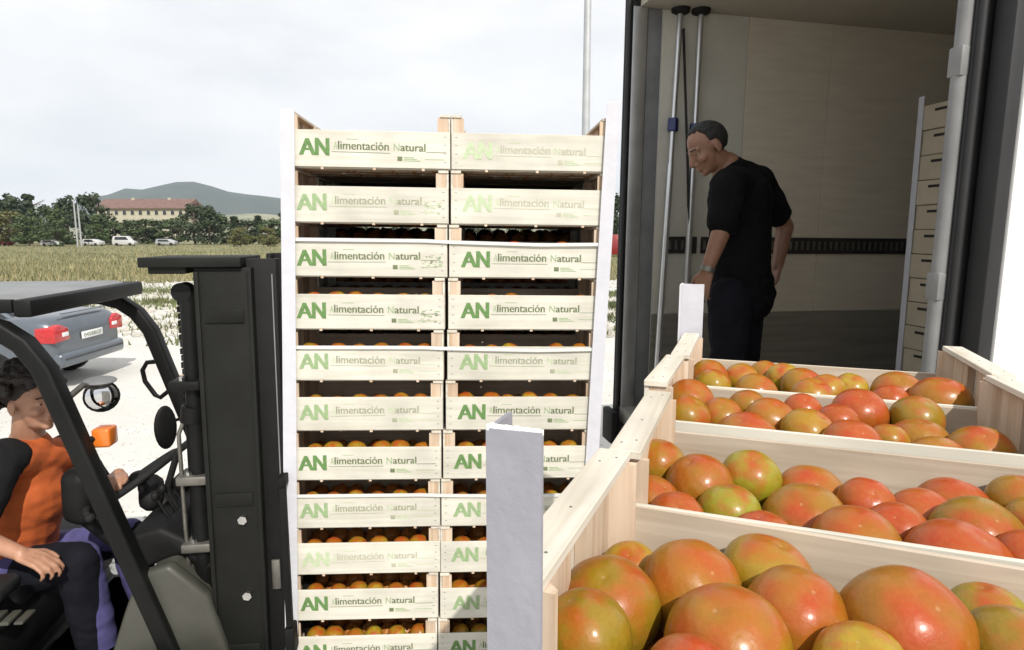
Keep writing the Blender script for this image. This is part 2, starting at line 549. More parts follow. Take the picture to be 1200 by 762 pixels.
        f += [tuple(range(n - 1, -1, -1)), tuple(range((len(rings) - 1) * n, len(rings) * n))]
        return self.add(v, f, mi)

    def mesh(self, name, mats, bevel=0.0, smooth=None, segs=2):
        me = bpy.data.meshes.new(name)
        me.from_pydata(self.v, [], self.f)
        for m in (mats if isinstance(mats, (list, tuple)) else [mats]):
            me.materials.append(m)
        if any(self.m):
            me.polygons.foreach_set('material_index', self.m)
        me.update()
        if bevel > 0:
            me = apply_mods(me, [('BEVEL', dict(width=bevel, segments=segs, limit_method='ANGLE', angle_limit=R(40)))])
            me.name = name
            smooth = 35 if smooth is None else smooth
        if smooth:
            me.polygons.foreach_set('use_smooth', [True] * len(me.polygons))
            if smooth < 180:
                me.set_sharp_from_angle(angle=R(smooth))
        return me


def apply_mods(me, mods):
    o = bpy.data.objects.new("temporary", me)
    COL.objects.link(o)
    for kind, kw in mods:
        md = o.modifiers.new(kind, kind)
        for k, val in kw.items():
            setattr(md, k, val)
    dg = bpy.context.evaluated_depsgraph_get()
    dg.update()
    out = bpy.data.meshes.new_from_object(o.evaluated_get(dg))
    bpy.data.objects.remove(o)
    bpy.data.meshes.remove(me)
    return out


def tag(o, label=None, cat=None, group=None, kind=None):
    if label:
        o['label'] = label
    if cat:
        o['category'] = cat
    if group:
        o['group'] = group
    if kind:
        o['kind'] = kind
    return o


def obj(name, me, parent=None, loc=(0, 0, 0), rot=(0, 0, 0)):
    o = bpy.data.objects.new(name, me)
    COL.objects.link(o)
    o.location = loc
    o.rotation_euler = rot
    if parent is not None:
        o.parent = parent
    return o


def empty(name, loc=(0, 0, 0), rot=(0, 0, 0)):
    o = bpy.data.objects.new(name, None)
    COL.objects.link(o)
    o.empty_display_size = 0.1
    o.location = loc
    o.rotation_euler = rot
    return o


def copy_tree(o, parent=None):
    c = o.copy()
    COL.objects.link(c)
    if parent is not None:
        c.parent = parent
    for ch in list(o.children):
        copy_tree(ch, c)
    return c


def organic(name, mb, material, voxel, smooth=4, wrinkle=0.0, wscale=9.0, decimate=None):
    """fuse overlapping solids into one continuous surface"""
    me = bpy.data.meshes.new(name)
    me.from_pydata(mb.v, [], mb.f)
    me.update()
    mods = [('REMESH', dict(mode='VOXEL', voxel_size=voxel))]
    if smooth:
        mods.append(('SMOOTH', dict(factor=0.5, iterations=smooth)))
    me = apply_mods(me, mods)
    me.name = name
    if wrinkle:
        n = len(me.vertices)
        co = np.empty(n * 3)
        me.vertices.foreach_get('co', co)
        no = np.empty(n * 3)
        me.vertices.foreach_get('normal', no)
        co = co.reshape(-1, 3)
        no = no.reshape(-1, 3)
        for i in range(n):
            p = Vector(co[i])
            q = Vector((p.x * wscale + 0.4 * p.z * wscale, p.y * wscale, p.z * wscale * 1.7))
            d = noise.noise(q) * 0.6 + noise.noise(q * 2.3) * 0.3 + (0.5 - abs(noise.noise(q * 0.8 + Vector((9, 3, 1))))) * 0.6
            co[i] += no[i] * d * wrinkle
        me.vertices.foreach_set('co', co.ravel())
        me.update()
    me.materials.clear()
    me.materials.append(material)
    me.polygons.foreach_set('use_smooth', [True] * len(me.polygons))
    return me


_text_cache = {}


def text_shape(s):
    if s not in _text_cache:
        cu = bpy.data.curves.new("lettering", 'FONT')
        cu.body = s
        cu.size = 1.0
        cu.resolution_u = 3
        o = bpy.data.objects.new("lettering", cu)
        COL.objects.link(o)
        dg = bpy.context.evaluated_depsgraph_get()
        dg.update()
        me = bpy.data.meshes.new_from_object(o.evaluated_get(dg))
        v = [tuple(p.co) for p in me.vertices]
        f = [tuple(p.vertices) for p in me.polygons]
        bpy.data.objects.remove(o)
        bpy.data.meshes.remove(me)
        _text_cache[s] = (v, f)
    return _text_cache[s]


def put_text(mb, s, x0, x1, z0, z1, y, mi=0, bold=0.0):
    """lettering stretched to fill a box on the plane y, facing -y"""
    v, f = text_shape(s)
    ax = min(p[0] for p in v); bx = max(p[0] for p in v)
    ay = min(p[1] for p in v); by = max(p[1] for p in v)
    sh = [0.0] if bold == 0 else [-bold, 0.0, bold]
    for k, d in enumerate(sh):
        q = [(x0 + d + (p[0] - ax) / (bx - ax) * (x1 - x0), y - 0.00012 * k, z0 + (p[1] - ay) / (by - ay) * (z1 - z0)) for p in v]
        mb.add(q, f, mi)


# ------------------------------------------------------------------ ground, field, hills
def ground_material():
    m = mat("pale_gravel", (0.50, 0.485, 0.455), rough=0.95, vscale=0.55, detail=12, col2=(0.60, 0.585, 0.555), bump=0.6, bscale=9)
    return m


def disc(name, r, z, m, n=96, cx=0, cy=0):
    rings = [0.0, 6, 15, 30, 60, 120, 300, 800, r]
    v = [(cx, cy, z)]
    f = []
    for rr in rings[1:]:
        v += [(cx + rr * math.cos(2 * math.pi * i / n), cy + rr * math.sin(2 * math.pi * i / n), z) for i in range(n)]
    f += [(0, 1 + i, 1 + (i + 1) % n) for i in range(n)]
    for k in range(len(rings) - 2):
        a, b = 1 + k * n, 1 + (k + 1) * n
        f += [(a + i, b + i, b + (i + 1) % n, a + (i + 1) % n) for i in range(n)]
    return MB().add(v, f).mesh(name, m)


g = obj("ground", disc("ground", 3600, 0, ground_material()))
tag(g, kind='structure')

# the field beyond the yard: near edge ragged, far edge behind the trees
FIELD_NEAR = 31.0
rng = np.random.default_rng(3)


def field_edge(x):
    return FIELD_NEAR + 1.6 * math.sin(x * 0.35) + 1.2 * math.sin(x * 0.9 + 1) + 0.5 * math.sin(x * 2.7)


mb = MB()
xs = np.linspace(-330, 260, 480)
near = [(x, field_edge(x), 0.02) for x in xs]
far = [(x * 1.3, 520, 0.02) for x in xs]
mid = [(x, 90, 0.02) for x in xs]
n = len(xs)
mb.add(near + mid + far, [(i, i + 1, n + i + 1, n + i) for i in range(n - 1)] + [(n + i, n + i + 1, 2 * n + i + 1, 2 * n + i) for i in range(n - 1)])
fm = mat("field_grass", (0.145, 0.148, 0.068), rough=0.95, vscale=0.16, detail=10, col2=(0.25, 0.225, 0.12), bump=0.5, bscale=3, mixpos=(0.38, 0.66))
tag(obj("field", mb.mesh("field", fm)), kind='structure')


def blades(name, pts, hmin, hmax, wid, m, seed):
    r = np.random.default_rng(seed)
    n = len(pts)
    h = r.uniform(hmin, hmax, n)
    a = r.uniform(0, 2 * np.pi, n)
    lean = r.normal(0, 0.35, (n, 2)) * h[:, None]
    dx, dy = np.cos(a) * wid, np.sin(a) * wid
    v = np.empty((n * 3, 3))
    v[0::3] = np.c_[pts[:, 0] - dx, pts[:, 1] - dy, np.full(n, 0.0)]
    v[1::3] = np.c_[pts[:, 0] + dx, pts[:, 1] + dy, np.full(n, 0.0)]
    v[2::3] = np.c_[pts[:, 0] + lean[:, 0], pts[:, 1] + lean[:, 1], h]
    me = bpy.data.meshes.new(name)
    me.from_pydata(v.tolist(), [], np.arange(n * 3).reshape(-1, 3).tolist())
    me.materials.append(m)
    return me


def wedge(n, y0, y1, x0, x1, seed):
    r = np.random.default_rng(seed)
    y = y0 * (y1 / y0) ** r.uniform(0, 1, n)
    x = r.uniform(x0, x1, n) * y
    return np.c_[x, y]


p = wedge(70000, 29.5, 150, -0.98, 0.60, 5)
keep = np.array([q[1] > field_edge(q[0]) - 0.6 for q in p])
p = p[keep]
half = rng.uniform(0, 1, len(p)) < 0.32 + 0.28 * np.clip((p[:, 1] - 33) / 30, 0, 1)
gm1 = mat("grass_green", (0.122, 0.138, 0.058), rough=0.9, var=0.4, vscale=0.12, detail=4)
gm2 = mat("grass_dry", (0.285, 0.25, 0.13), rough=0.9, var=0.3, vscale=0.12, detail=4)
tag(obj("meadow_grass", blades("meadow_grass", p[half], 0.12, 0.42, 0.035, gm1, 8)), "green meadow grass covering the field beyond the yard", "grass", kind='stuff')
tag(obj("dry_grass", blades("dry_grass", p[~half], 0.15, 0.5, 0.03, gm2, 9)), "dry straw coloured grass mixed through the field", "grass", kind='stuff')
# weeds scattered on the pale verge between yard and field
cl = []
r = np.random.default_rng(12)
for (x, y, rad, k) in [(-11.8, 21.0, 1.2, 900), (-13.5, 25.5, 2.0, 800), (-9.8, 20.0, .9, 500), (-16.5, 24.0, 1.8, 700), (-8.4, 17.6, .7, 420),
                       (-7.0, 15.4, 1.1, 700), (-9.0, 26.5, 1.5, 500), (-20, 27, 2.4, 800), (-6.4, 13.4, .6, 320), (-12.2, 28.5, 1.6, 700),
                       (3.2, 20, 1.2, 900), (3.6, 24, 1.2, 900), (2.2, 17, .8, 500), (3.0, 14.5, .6, 300), (-14.0, 19.5, 1.1, 350)]:
    a = r.uniform(0, 6.28, k); q = np.abs(r.normal(0, .55, k)) * rad
    cl.append(np.c_[x + np.cos(a) * q * 1.8, y + np.sin(a) * q])
tag(obj("verge_weeds", blades("verge_weeds", np.concatenate(cl), 0.06, 0.24, 0.03, gm1, 10)), "low green weeds in clumps on the pale stony verge", "weeds", kind='stuff')


# loose stones
def stones(name, pts, smin, smax, m, seed):
    r = np.random.default_rng(seed)
    oct_v = np.array([(1, 0, 0), (-1, 0, 0), (0, 1, 0), (0, -1, 0), (0, 0, .7), (0, 0, -.4)], float)
    oct_f = np.array([(0, 2, 4), (2, 1, 4), (1, 3, 4), (3, 0, 4), (2, 0, 5), (1, 2, 5), (3, 1, 5), (0, 3, 5)])
    n = len(pts)
    s = r.uniform(smin, smax, n) * r.uniform(.5, 1.0, n)
    v = oct_v[None] * s[:, None, None] * r.uniform(.6, 1.3, (n, 6, 3))
    v[..., 0] += pts[:, None, 0]
    v[..., 1] += pts[:, None, 1]
    v[..., 2] += 0.1 * s[:, None]
    f = (oct_f[None] + (np.arange(n) * 6)[:, None, None]).reshape(-1, 3)
    me = bpy.data.meshes.new(name)
    me.from_pydata(v.reshape(-1, 3).tolist(), [], f.tolist())
    me.materials.append(m)
    return me


sm_ = mat("stone_pale", (0.42, 0.395, 0.345), rough=0.95, var=0.25, vscale=1.2)
p1 = wedge(9000, 14, 33, -0.95, 0.3, 21)
p2 = wedge(7000, 3.5, 14, -0.9, 0.4, 22)
tag(obj("verge_stones", stones("verge_stones", p1, 0.03, 0.13, sm_, 1)), "loose pale stones along the verge before the field", "stones", kind='stuff')
tag(obj("gravel", stones("gravel", p2, 0.006, 0.022, sm_, 2)), "fine loose gravel lying on the pale yard", "gravel", kind='stuff')


def ridge(name, pts, d, depth, m, seed):
    """a hill range: skyline given as (px, py) in the photo at distance d"""
    noise_off = seed * 13.7
    cols = []
    xs = [q[0] for q in pts]
    N = 160
    M_ = 12
    v = []
    for i in range(N):
        px = xs[0] + (xs[-1] - xs[0]) * i / (N - 1)
        k = max(j for j in range(len(pts) - 1) if pts[j][0] <= px + 1e-6)
        t = (px - pts[k][0]) / (pts[k + 1][0] - pts[k][0])
        t = t * t * (3 - 2 * t)
        py = pts[k][1] + (pts[k + 1][1] - pts[k][1]) * t
        top = W(px, py, d)
        for j in range(M_):
            s = j / (M_ - 1)                     # 0 foot near, 1 crest
            y = d - depth * (1 - s)
            h = max(top.z, 0) * (s ** 1.15)
            nn = noise.noise(Vector((px * 0.02, s * 4, noise_off))) * 0.10 + noise.noise(Vector((px * 0.07, s * 9, noise_off))) * 0.05
            h *= 1 + nn * (1 - s * 0.8)
            v.append((top.x * (y / d) ** 0.3, y, h - (2 if j == 0 else 0)))
        v.append((top.x, d + depth, -2))
    C = M_ + 1
    f = [(i * C + j, (i + 1) * C + j, (i + 1) * C + j + 1, i * C + j + 1) for i in range(N - 1) for j in range(C - 1)]
    return obj(name, MB().add(v, f).mesh(name, m, smooth=180))


hm = mat("hill_scrub", (0.034, 0.047, 0.034), rough=0.95, vscale=0.012, detail=10, col2=(0.055, 0.068, 0.05))
hm2 = mat("hill_near", (0.16, 0.17, 0.10), rough=0.95, vscale=0.02, detail=10, col2=(0.28, 0.27, 0.18))
tag(ridge("hills", [(-900, 262), (-500, 240), (-250, 250), (-60, 262), (60, 248), (118, 230), (150, 221), (165, 222), (180, 219), (197, 213.5), (222, 213), (245, 218), (280, 227),
                    (330, 232), (420, 243), (560, 250), (700, 255), (900, 262), (1400, 250), (1900, 262), (2300, 274)], 2300, 700, hm, 1), kind='structure')
tag(ridge("foothills", [(-600, 272), (0, 270), (200, 262), (262, 252), (300, 250), (345, 254), (420, 262), (700, 268), (1100, 272)], 1100, 350, hm2, 2), kind='structure')


# ------------------------------------------------------------------ trees
def crown_mesh(name, h, w, m, seed, conical=0.0, n=1500, leaf=0.30):
    r = np.random.default_rng(seed)
    nc = 26
    # clumps spread through the crown volume
    cen, rad = [], []
    for _ in range(nc):
        z = r.uniform(0.05, 0.97)
        prof = math.sin(math.pi * min(1, z * 0.9 + 0.1)) ** 0.6 * (1 - conical) + conical * (1.04 - z)
        a = r.uniform(0, 6.28)
        q = math.sqrt(r.uniform(0, 1)) * w * 0.5 * prof
        cen.append((math.cos(a) * q, math.sin(a) * q, z * h))
        rad.append(w * r.uniform(0.13, 0.25) * (1 - 0.5 * conical * z))
    cen, rad = np.array(cen), np.array(rad)
    k = r.integers(0, nc, n)
    d = r.normal(0, 1, (n, 3))
    d /= np.linalg.norm(d, axis=1)[:, None]
    rr = rad[k] * r.uniform(0.45, 1.08, n)
    c = cen[k] + d * rr[:, None] * np.array([1, 1, 0.85])
    # leaf clump quads
    nrm = d + r.normal(0, .5, (n, 3))
    nrm /= np.linalg.norm(nrm, axis=1)[:, None]
    t = np.cross(nrm, r.normal(0, 1, (n, 3)))
    t /= np.linalg.norm(t, axis=1)[:, None] + 1e-9
    b = np.cross(nrm, t)
    s = leaf * r.uniform(.5, 1.25, n)[:, None]
    v = np.empty((n * 4, 3))
    v[0::4] = c - t * s
    v[1::4] = c - b * s * .55
    v[2::4] = c + t * s
    v[3::4] = c + b * s * .55
    me = bpy.data.meshes.new(name)
    me.from_pydata(v.tolist(), [], np.arange(n * 4).reshape(-1, 4).tolist())
    me.materials.append(m)
    return me


def trunk_mesh(h, r0, seed, bare=0.3):
    rd = random.Random(seed)
    mb = MB()
    mb.tube([(0, 0, -0.1), (0.02 * h, 0, h * .3), (-0.01 * h, 0.01 * h, h * .6), (0, 0, h * .92)], 0, sec=[(r0 * math.cos(i * 1.047), r0 * math.sin(i * 1.047)) for i in range(6)])
    for k in range(7):
        z = h * rd.uniform(bare, .8)
        a = rd.uniform(0, 6.28)
        L = h * rd.uniform(.12, .25)
        mb.cyl((0, 0, z), (math.cos(a) * L, math.sin(a) * L, z + L * .7), r0 * .4, r0 * .12, n=5)
    return mb.mesh("trunk", M['bark'])


TREE_KINDS = {}
for kind, (cone, lm, seeds) in {'broad': (0.1, 1, (1, 2, 3)), 'dark': (0.35, 0, (4, 5)), 'conifer': (0.85, 0, (6, 7)), 'pale': (0.0, 2, (8,))}.items():
    for s in seeds:
        TREE_KINDS.setdefault(kind, []).append((crown_mesh("crown", 0.88, 0.75 if cone < .5 else 0.5, LEAF[lm], s, cone, 1900, 0.038), trunk_mesh(1.0, 0.025, s)))


def tree(px, top_py, y, kind, label, width=1.0, group="trees along the far edge of the field", base=None):
    v = TREE_KINDS[kind][random.randrange(len(TREE_KINDS[kind]))]
    top = W(px, top_py, y)
    h = top.z
    t = empty(kind + "_tree" if kind in ('broad', 'dark') else ("conifer_tree" if kind == 'conifer' else "young_tree"), (top.x, y, 0), (0, 0, random.uniform(0, 6.28)))
    t.name = {'broad': 'broadleaf_tree', 'dark': 'evergreen_tree', 'conifer': 'conifer_tree', 'pale': 'yellowish_tree'}[kind]
    t.scale = (h * width, h * width, h)
    obj("crown", v[0], t, (0, 0, 0.06))
    obj("trunk", v[1], t)
    tag(t, label, "tree", group)
    return t


# left group of tall trees (px, top py, distance, kind, width, label)
tree(-22, 224, 150, 'dark', "dark tree cut off by the left edge of the photo", 1.1)
tree(9, 226, 150, 'dark', "tall dark evergreen second from the left edge of the tree line", 1.0)
tree(31, 225, 158, 'conifer', "narrow dark conifer with a spiky tip in the left tree group", 1.2)
tree(6, 246, 128, 'pale', "yellow green bush tree lowest at the left edge below the dark evergreens", 1.5)
tree(30, 250, 126, 'broad', "mid green round tree in front of the left conifers", 1.3)
tree(54, 238, 140, 'broad', "mid green loose tree left of the twin poles with dark conifer on its left", 1.15)
tree(76, 228, 150, 'dark', "tall dark tree just left of the twin poles", 0.95)
tree(105, 225, 142, 'dark', "large dark evergreen overlapping the left end of the red roofed building", 1.0)
tree(64, 258, 122, 'broad', "low leafy tree at the foot of the twin poles, on their left", 1.6)
tree(118, 250, 138, 'broad', "bushy tree hiding the lower left corner of the cream building", 1.2)
# row before and beside the building
for i, (px, top, y, kd, w_, lab) in enumerate([
    (134, 258, 150, 'broad', 1.7, "low tree in front of the cream building, second from its left corner"),
    (152, 257, 152, 'dark', 1.8, "low dark tree under the middle left of the cream building"),
    (170, 256, 150, 'broad', 1.8, "low round tree under the middle of the cream building"),
    (188, 257, 154, 'dark', 1.8, "low dark tree under the right half of the cream building"),
    (206, 253, 150, 'broad', 1.5, "leafy tree under the right corner of the cream building"),
    (226, 238, 146, 'dark', 1.25, "big dark evergreen at the right end of the red roofed building"),
    (244, 240, 142, 'dark', 1.1, "dark evergreen immediately right of the biggest one beside the building"),
    (258, 251, 148, 'broad', 1.4, "green tree stepping down right of the big evergreens"),
    (274, 252, 150, 'conifer', 1.6, "small pointed conifer midway between building and crate stack"),
    (288, 257, 148, 'dark', 1.6, "low dark tree right of the small pointed conifer"),
    (302, 251, 150, 'conifer', 1.4, "pointed conifer second from the crate stack in the far row"),
    (316, 256, 146, 'broad', 1.5, "low green tree behind the top left of the stack posts"),
    (330, 248, 150, 'conifer', 1.4, "pointed conifer touching the left white post of the crate stack"),
    (281, 266, 120, 'pale', 1.5, "small pale shrub tree standing before the dark row, on the left"),
    (313, 266, 118, 'pale', 1.5, "small pale shrub tree standing before the dark row, nearest the stack"),
    (722, 226, 120, 'dark', 1.0, "dark tree seen in the gap between crate stack and lorry"),
    (700, 246, 135, 'broad', 1.2, "green tree mostly hidden behind the right post of the crate stack"),
    (172, 233, 300, 'dark', 1.0, "dark treetop rising behind the ridge of the red roof"),
    (360, 252, 150, 'broad', 1.5, "tree behind the upper left crates of the stack"),
]):
    tree(px, top, y, kd, lab, w_)
for k, px in enumerate([395, 430, 470, 510, 560, 610, 655, 745, 790, 840]):
    tree(px, 250 + (k * 7) % 9, 140 + (k * 13) % 20, ('dark', 'broad')[k % 2], "tree of the far row hidden by the crate stack or the lorry", 1.5)
for k, px in enumerate([-70, -115, -160, -215]):
    tree(px, 228 + (k * 5) % 12, 150, ('dark', 'broad')[k % 2], "tree of the far row beyond the left edge of the photo", 1.2)

# ------------------------------------------------------------------ far building, vehicles, poles
bx0 = W(114, 258, 250)
bx1 = W(219, 258, 250)
bl = bx1.x - bx0.x
bh = W(150, 245, 250).z
rh = W(150, 235, 262).z
B = empty("farm_building", (bx0.x, 250, 0), (0, 0, R(-2)))
tag(B, "long cream building with a low red tiled roof behind the trees", "building")
mb = MB()
mb.box(0, bl, 0, 14, 0, bh)
obj("wall", mb.mesh("wall", M['wall_cream']), B)
mb = MB()
mb.prism([(-0.9, bh + .0), (14.9, bh + .0), (14.9, bh + .3), (7, rh + .3), (-.9, bh + .35)], -1, bl + 1, axis=0)
roof = obj("roof", mb.mesh("roof", M['roof_tile']), B)
mb = MB().box(0, 1.0, 0, 1.0, 0, 1.6)
cm = mb.mesh("chimney", M['wall_cream'])
for x in (bl * .3, bl * .72):
    obj("chimney", cm, roof, (x, 6, rh - .9))
nw = 11
wf = MB()
wf.box(-.85, .85, -0.09, 0.0, 0, 1.9)
wfm = wf.mesh("window", M['wall_cream'])
wp = MB()
wp.prism([(-.62, .15), (.62, .15), (.62, 1.35), (.4, 1.7), (0, 1.82), (-.4, 1.7), (-.62, 1.35)], -0.14, -0.095, axis=1)
wpm = wp.mesh("pane", M['window'])
for i in range(nw):
    x = bl * (i + .5) / nw
    wi = obj("window", wfm, B, (x, 0, bh - 2.4))
    obj("pane", wpm, wi)
    wi2 = obj("window", wfm, B, (x, 0, bh - 6.2))
    obj("pane", wpm, wi2)

# twin poles on the left
for k, px in enumerate((86, 91)):
    top = W(px, 234 + k * 6, 118)
    P_ = obj("utility_pole", MB().cyl((0, 0, -.2), (0, 0, top.z), .16, .12, n=10).mesh("utility_pole", M['pole'], smooth=40), None, (top.x, 118, 0))
    tag(P_, ["taller pale pole of the twin poles among the left trees", "shorter pale pole of the twin poles, on the right"][k], "pole", "twin poles among the trees")

# tall lamp post behind the crate stack, its top beyond the picture
lp = W(687, 120, 14.5)
L_ = empty("lamp_post", (lp.x, 14.5, 0))
tag(L_, "tall grey lamp post rising behind the right crate column", "lamp post")
obj("pole", MB().cyl((0, 0, 0), (0, 0, 9.5), .105, .07, n=18).mesh("pole", M['pole'], smooth=40), L_)
obj("base", MB().cyl((0, 0, 0), (0, 0, .5), .16, .13, n=18).mesh("base", M['pole'], smooth=40), L_)
obj("lamp_head", MB().box(-.14, .14, -.1, .75, 9.45, 9.57).mesh("lamp_head", M['pole'], bevel=.03), L_)


def wheel(parent, x, y, z, r, wd, rim=None):
    """wheel on the local y axis"""
    t = MB()
    mt = Matrix.Translation((0, 0, 0)) @ Matrix.Rotation(math.pi / 2, 4, 'X')
    t.lathe([(r * .62, -wd / 2), (r * .92, -wd / 2), (r, -wd * .32), (r, wd * .32), (r * .92, wd / 2), (r * .62, wd / 2)], 28, mtx=mt)
    w_ = obj("wheel", t.mesh("wheel", M['rubber'], smooth=40), parent, (x, y, z))
    rm = MB()
    rm.lathe([(r * .16, -wd * .46), (r * .6, -wd * .40), (r * .62, -wd / 2 - .005), (r * .62, wd / 2 + .005), (r * .6, wd * .40), (r * .16, wd * .46)], 24, mtx=mt)
    obj("rim", rm.mesh("rim", rim or M['alu'], smooth=40), w_)
    return w_


def sedan(name, loc, yaw, paint, label, cat="car"):
    """saloon car, x forward, lofted from cross sections"""
    c = empty(name, loc, (0, 0, yaw))
    tag(c, label, cat)

    def loft(stations, m, nm, parent):
        mb = MB()
        n = 20
        for (x, hw, z0, z1, rr) in stations:
            for i in range(n):
                t = 2 * math.pi * (i + .5) / n
                e = rr
                cx_, sx_ = math.cos(t), math.sin(t)
                yy = hw * math.copysign(abs(cx_) ** e, cx_)
                zz = (z0 + z1) / 2 + (z1 - z0) / 2 * math.copysign(abs(sx_) ** e, sx_)
                mb.v.append((x, yy, zz))
        k = len(stations)
        for j in range(k - 1):
            for i in range(n):
                mb.f.append((j * n + i, j * n + (i + 1) % n, (j + 1) * n + (i + 1) % n, (j + 1) * n + i))
        mb.f.append(tuple(range(n - 1, -1, -1)))
        mb.f.append(tuple(range((k - 1) * n, k * n)))
        mb.m = [0] * len(mb.f)
        me = mb.mesh(nm, m)
        me = apply_mods(me, [('SUBSURF', dict(levels=2))])
        me.name = nm
        me.polygons.foreach_set('use_smooth', [True] * len(me.polygons))
        return obj(nm, me, parent)
    body = loft([(-2.24, .70, .40, .80, .5), (-2.20, .80, .33, 1.05, .42), (-2.05, .865, .28, 1.13, .38), (-1.5, .885, .24, 1.12, .36), (-.8, .89, .22, 1.02, .36),
                 (.5, .89, .22, 1.0, .36), (1.3, .88, .24, .95, .38), (1.9, .82, .28, .84, .42), (2.2, .66, .38, .70, .5)], paint, "body", c)
    loft([(-1.62, .60, .98, 1.06, .5), (-1.15, .70, .95, 1.34, .42), (-.6, .71, .95, 1.44, .42), (.1, .71, .95, 1.45, .42), (.5, .70, .95, 1.36, .42), (1.15, .62, .92, 1.0, .5)],
         M['car_glass'], "greenhouse", c)
    rf = MB()
    rf.box(-.95, .32, -.60, .60, 1.425, 1.465)
    obj("roof", rf.mesh("roof", paint, bevel=.02), c)
    for s in (-1, 1):
        for (x0, x1, z0) in ((-1.55, -1.0, 1.03), (.34, 1.05, 1.03)):
            pm = MB()
            pm.cyl((x0 if x0 < 0 else x1, s * .64, z0), (x1 if x0 < 0 else x0, s * .62, 1.44), .035, .03, n=8)
            obj("roof_pillar", pm.mesh("roof_pillar", paint, smooth=40), c)
        tl = MB()
        for k, (dx, w_) in enumerate(((0, .30),)):
            tl.prism([(s * .50, .74), (s * .86, .72), (s * .865, .93), (s * .72, .99), (s * .54, .92)][::s], -2.245, -1.96, axis=0)
        tlo = obj("tail_light", tl.mesh("tail_light", M['red_lens'], bevel=.02), c)
        pl = MB().box(-2.252, -2.24, s * .62 - .07, s * .62 + .07, .80, .86)
        obj("reversing_lamp", pl.mesh("reversing_lamp", M['plate'], bevel=.004), tlo)
        hl = MB().ell((2.0, s * .62, .68), (.16, .18, .09))
        obj("headlight", hl.mesh("headlight", M['plate'], smooth=180), c)
        mi = MB().ell((.75, s * .95, .98), (.08, .09, .06))
        obj("door_mirror", mi.mesh("door_mirror", paint, smooth=180), c)
        for x in (-.45, .5):
            dh = MB().box(x - .1, x + .1, s * .895 - .012, s * .895 + .012, .84, .87)
            obj("door_handle", dh.mesh("door_handle", paint, bevel=.006), c)
    bp = MB()
    bp.box(-2.29, -2.1, -.80, .80, .34, .56)
    obj("bumper", bp.mesh("bumper", paint, bevel=.06, segs=3), c)
    tr = MB().box(-2.298, -2.288, -.74, .74, .455, .475)
    obj("bumper_trim", tr.mesh("bumper_trim", M['car_trim']), c)
    np_ = MB().box(-2.262, -2.248, -.26, .26, .70, .81)
    npl = obj("number_plate", np_.mesh("number_plate", M['plate'], bevel=.003), c)
    tx = MB()
    put_text(tx, "0458BGF", -.22, .22, .725, .785, 0)
    tx.v = [(-2.2645, -p[0], p[2]) for p in tx.v]
    obj("lettering", tx.mesh("lettering", M['ink']), npl)
    bl_ = MB().box(-2.19, -2.14, -.55, .55, 1.115, 1.135)
    obj("boot_lip", bl_.mesh("boot_lip", paint, bevel=.008), c)
    for x in (-1.35, 1.33):
        for y in (-.80, .80):
            wheel(c, x, y, .31, .31, .2)
    return c


near_corner = W(66, 459, 9.05)
yaw_car = math.atan2(-.04, -1)
ax = Vector((math.cos(yaw_car), math.sin(yaw_car), 0))
ay = Vector((-ax.y, ax.x, 0))
cpos = Vector((near_corner.x, near_corner.y, 0)) + ax * 2.15 - ay * .80
sedan("parked_car", (cpos.x, cpos.y, 0), yaw_car, M['car'], "silver blue saloon car parked with its red tail light facing the forklift")


def van(name, px, y, yaw, paint, label, h=2.0, L=4.6):
    p_ = W(px, 278, y)
    c = empty(name, (p_.x, y, 0), (0, 0, yaw))
    tag(c, label, "van" if 'van' in name else "car", "vehicles parked along the far trees")
    mb = MB()
    mb.prism([(-L / 2, .3), (L / 2, .3), (L / 2, .95), (L / 2 - .7, 1.1), (L / 2 - 1.4, h), (-L / 2 + .25, h), (-L / 2, h * .6)], -.88, .88, axis=1)
    obj("body", mb.mesh("body", paint, bevel=.08), c)
    for s in (-1, 1):
        mb = MB()
        mb.prism([(-L / 2 + .5, h * .62), (L / 2 - 1.0, h * .62), (L / 2 - 1.45, h * .92), (-L / 2 + .6, h * .92)], s * .885 - .01, s * .885 + .01, axis=1)
        obj("window", mb.mesh("window", M['car_glass']), c)
        for x in (-L * .3, L * .3):
            wheel(c, x, s * .82, .32, .32, .2)
    return c


van("white_van", 146, 128, R(8), M['white_paint'], "larger white van parked under the trees by the cream building", 2.0, 4.1)
van("parked_estate_car", 109, 126, R(-6), M['white_paint'], "white car parked left of the larger white van", 1.4, 3.6)
van("parked_estate_car", 195, 130, R(5), M['pole'], "grey car parked right of the larger white van", 1.4, 3.8)
van("parked_estate_car", 61, 122, R(0), M['white_paint'], "white car nearest the twin poles, left of the other parked cars", 1.3, 3.6)
van("red_van", 1, 128, R(0), M['red_paint'], "small red van at the left edge below the trees", 1.6, 4.2)
van("red_van", 721, 66, R(80), M['red_paint'], "red van seen through the gap between crate stack and lorry", 2.3, 4.8)

# ------------------------------------------------------------------ wooden crates
ORD = ["first", "second", "third", "fourth", "fifth", "sixth", "seventh", "eighth", "ninth", "tenth", "eleventh", "twelfth", "thirteenth", "fourteenth",
       "fifteenth", "sixteenth", "seventeenth", "eighteenth", "nineteenth"]
CW, CD, CH = 0.57, 0.293, 0.19       # outer width, depth, stacking height
BH = 0.125                           # height of the long side boards


def board_mesh(name, sgn):
    y0, y1 = (-CD / 2, -CD / 2 + .006) if sgn < 0 else (CD / 2 - .006, CD / 2)
    mb = MB().box(-CW / 2 + .001, CW / 2 - .001, y0, y1, .004, .004 + BH)
    return mb.mesh(name, M['ply'] if sgn < 0 else M['ply_plain'], bevel=.0012, segs=1)


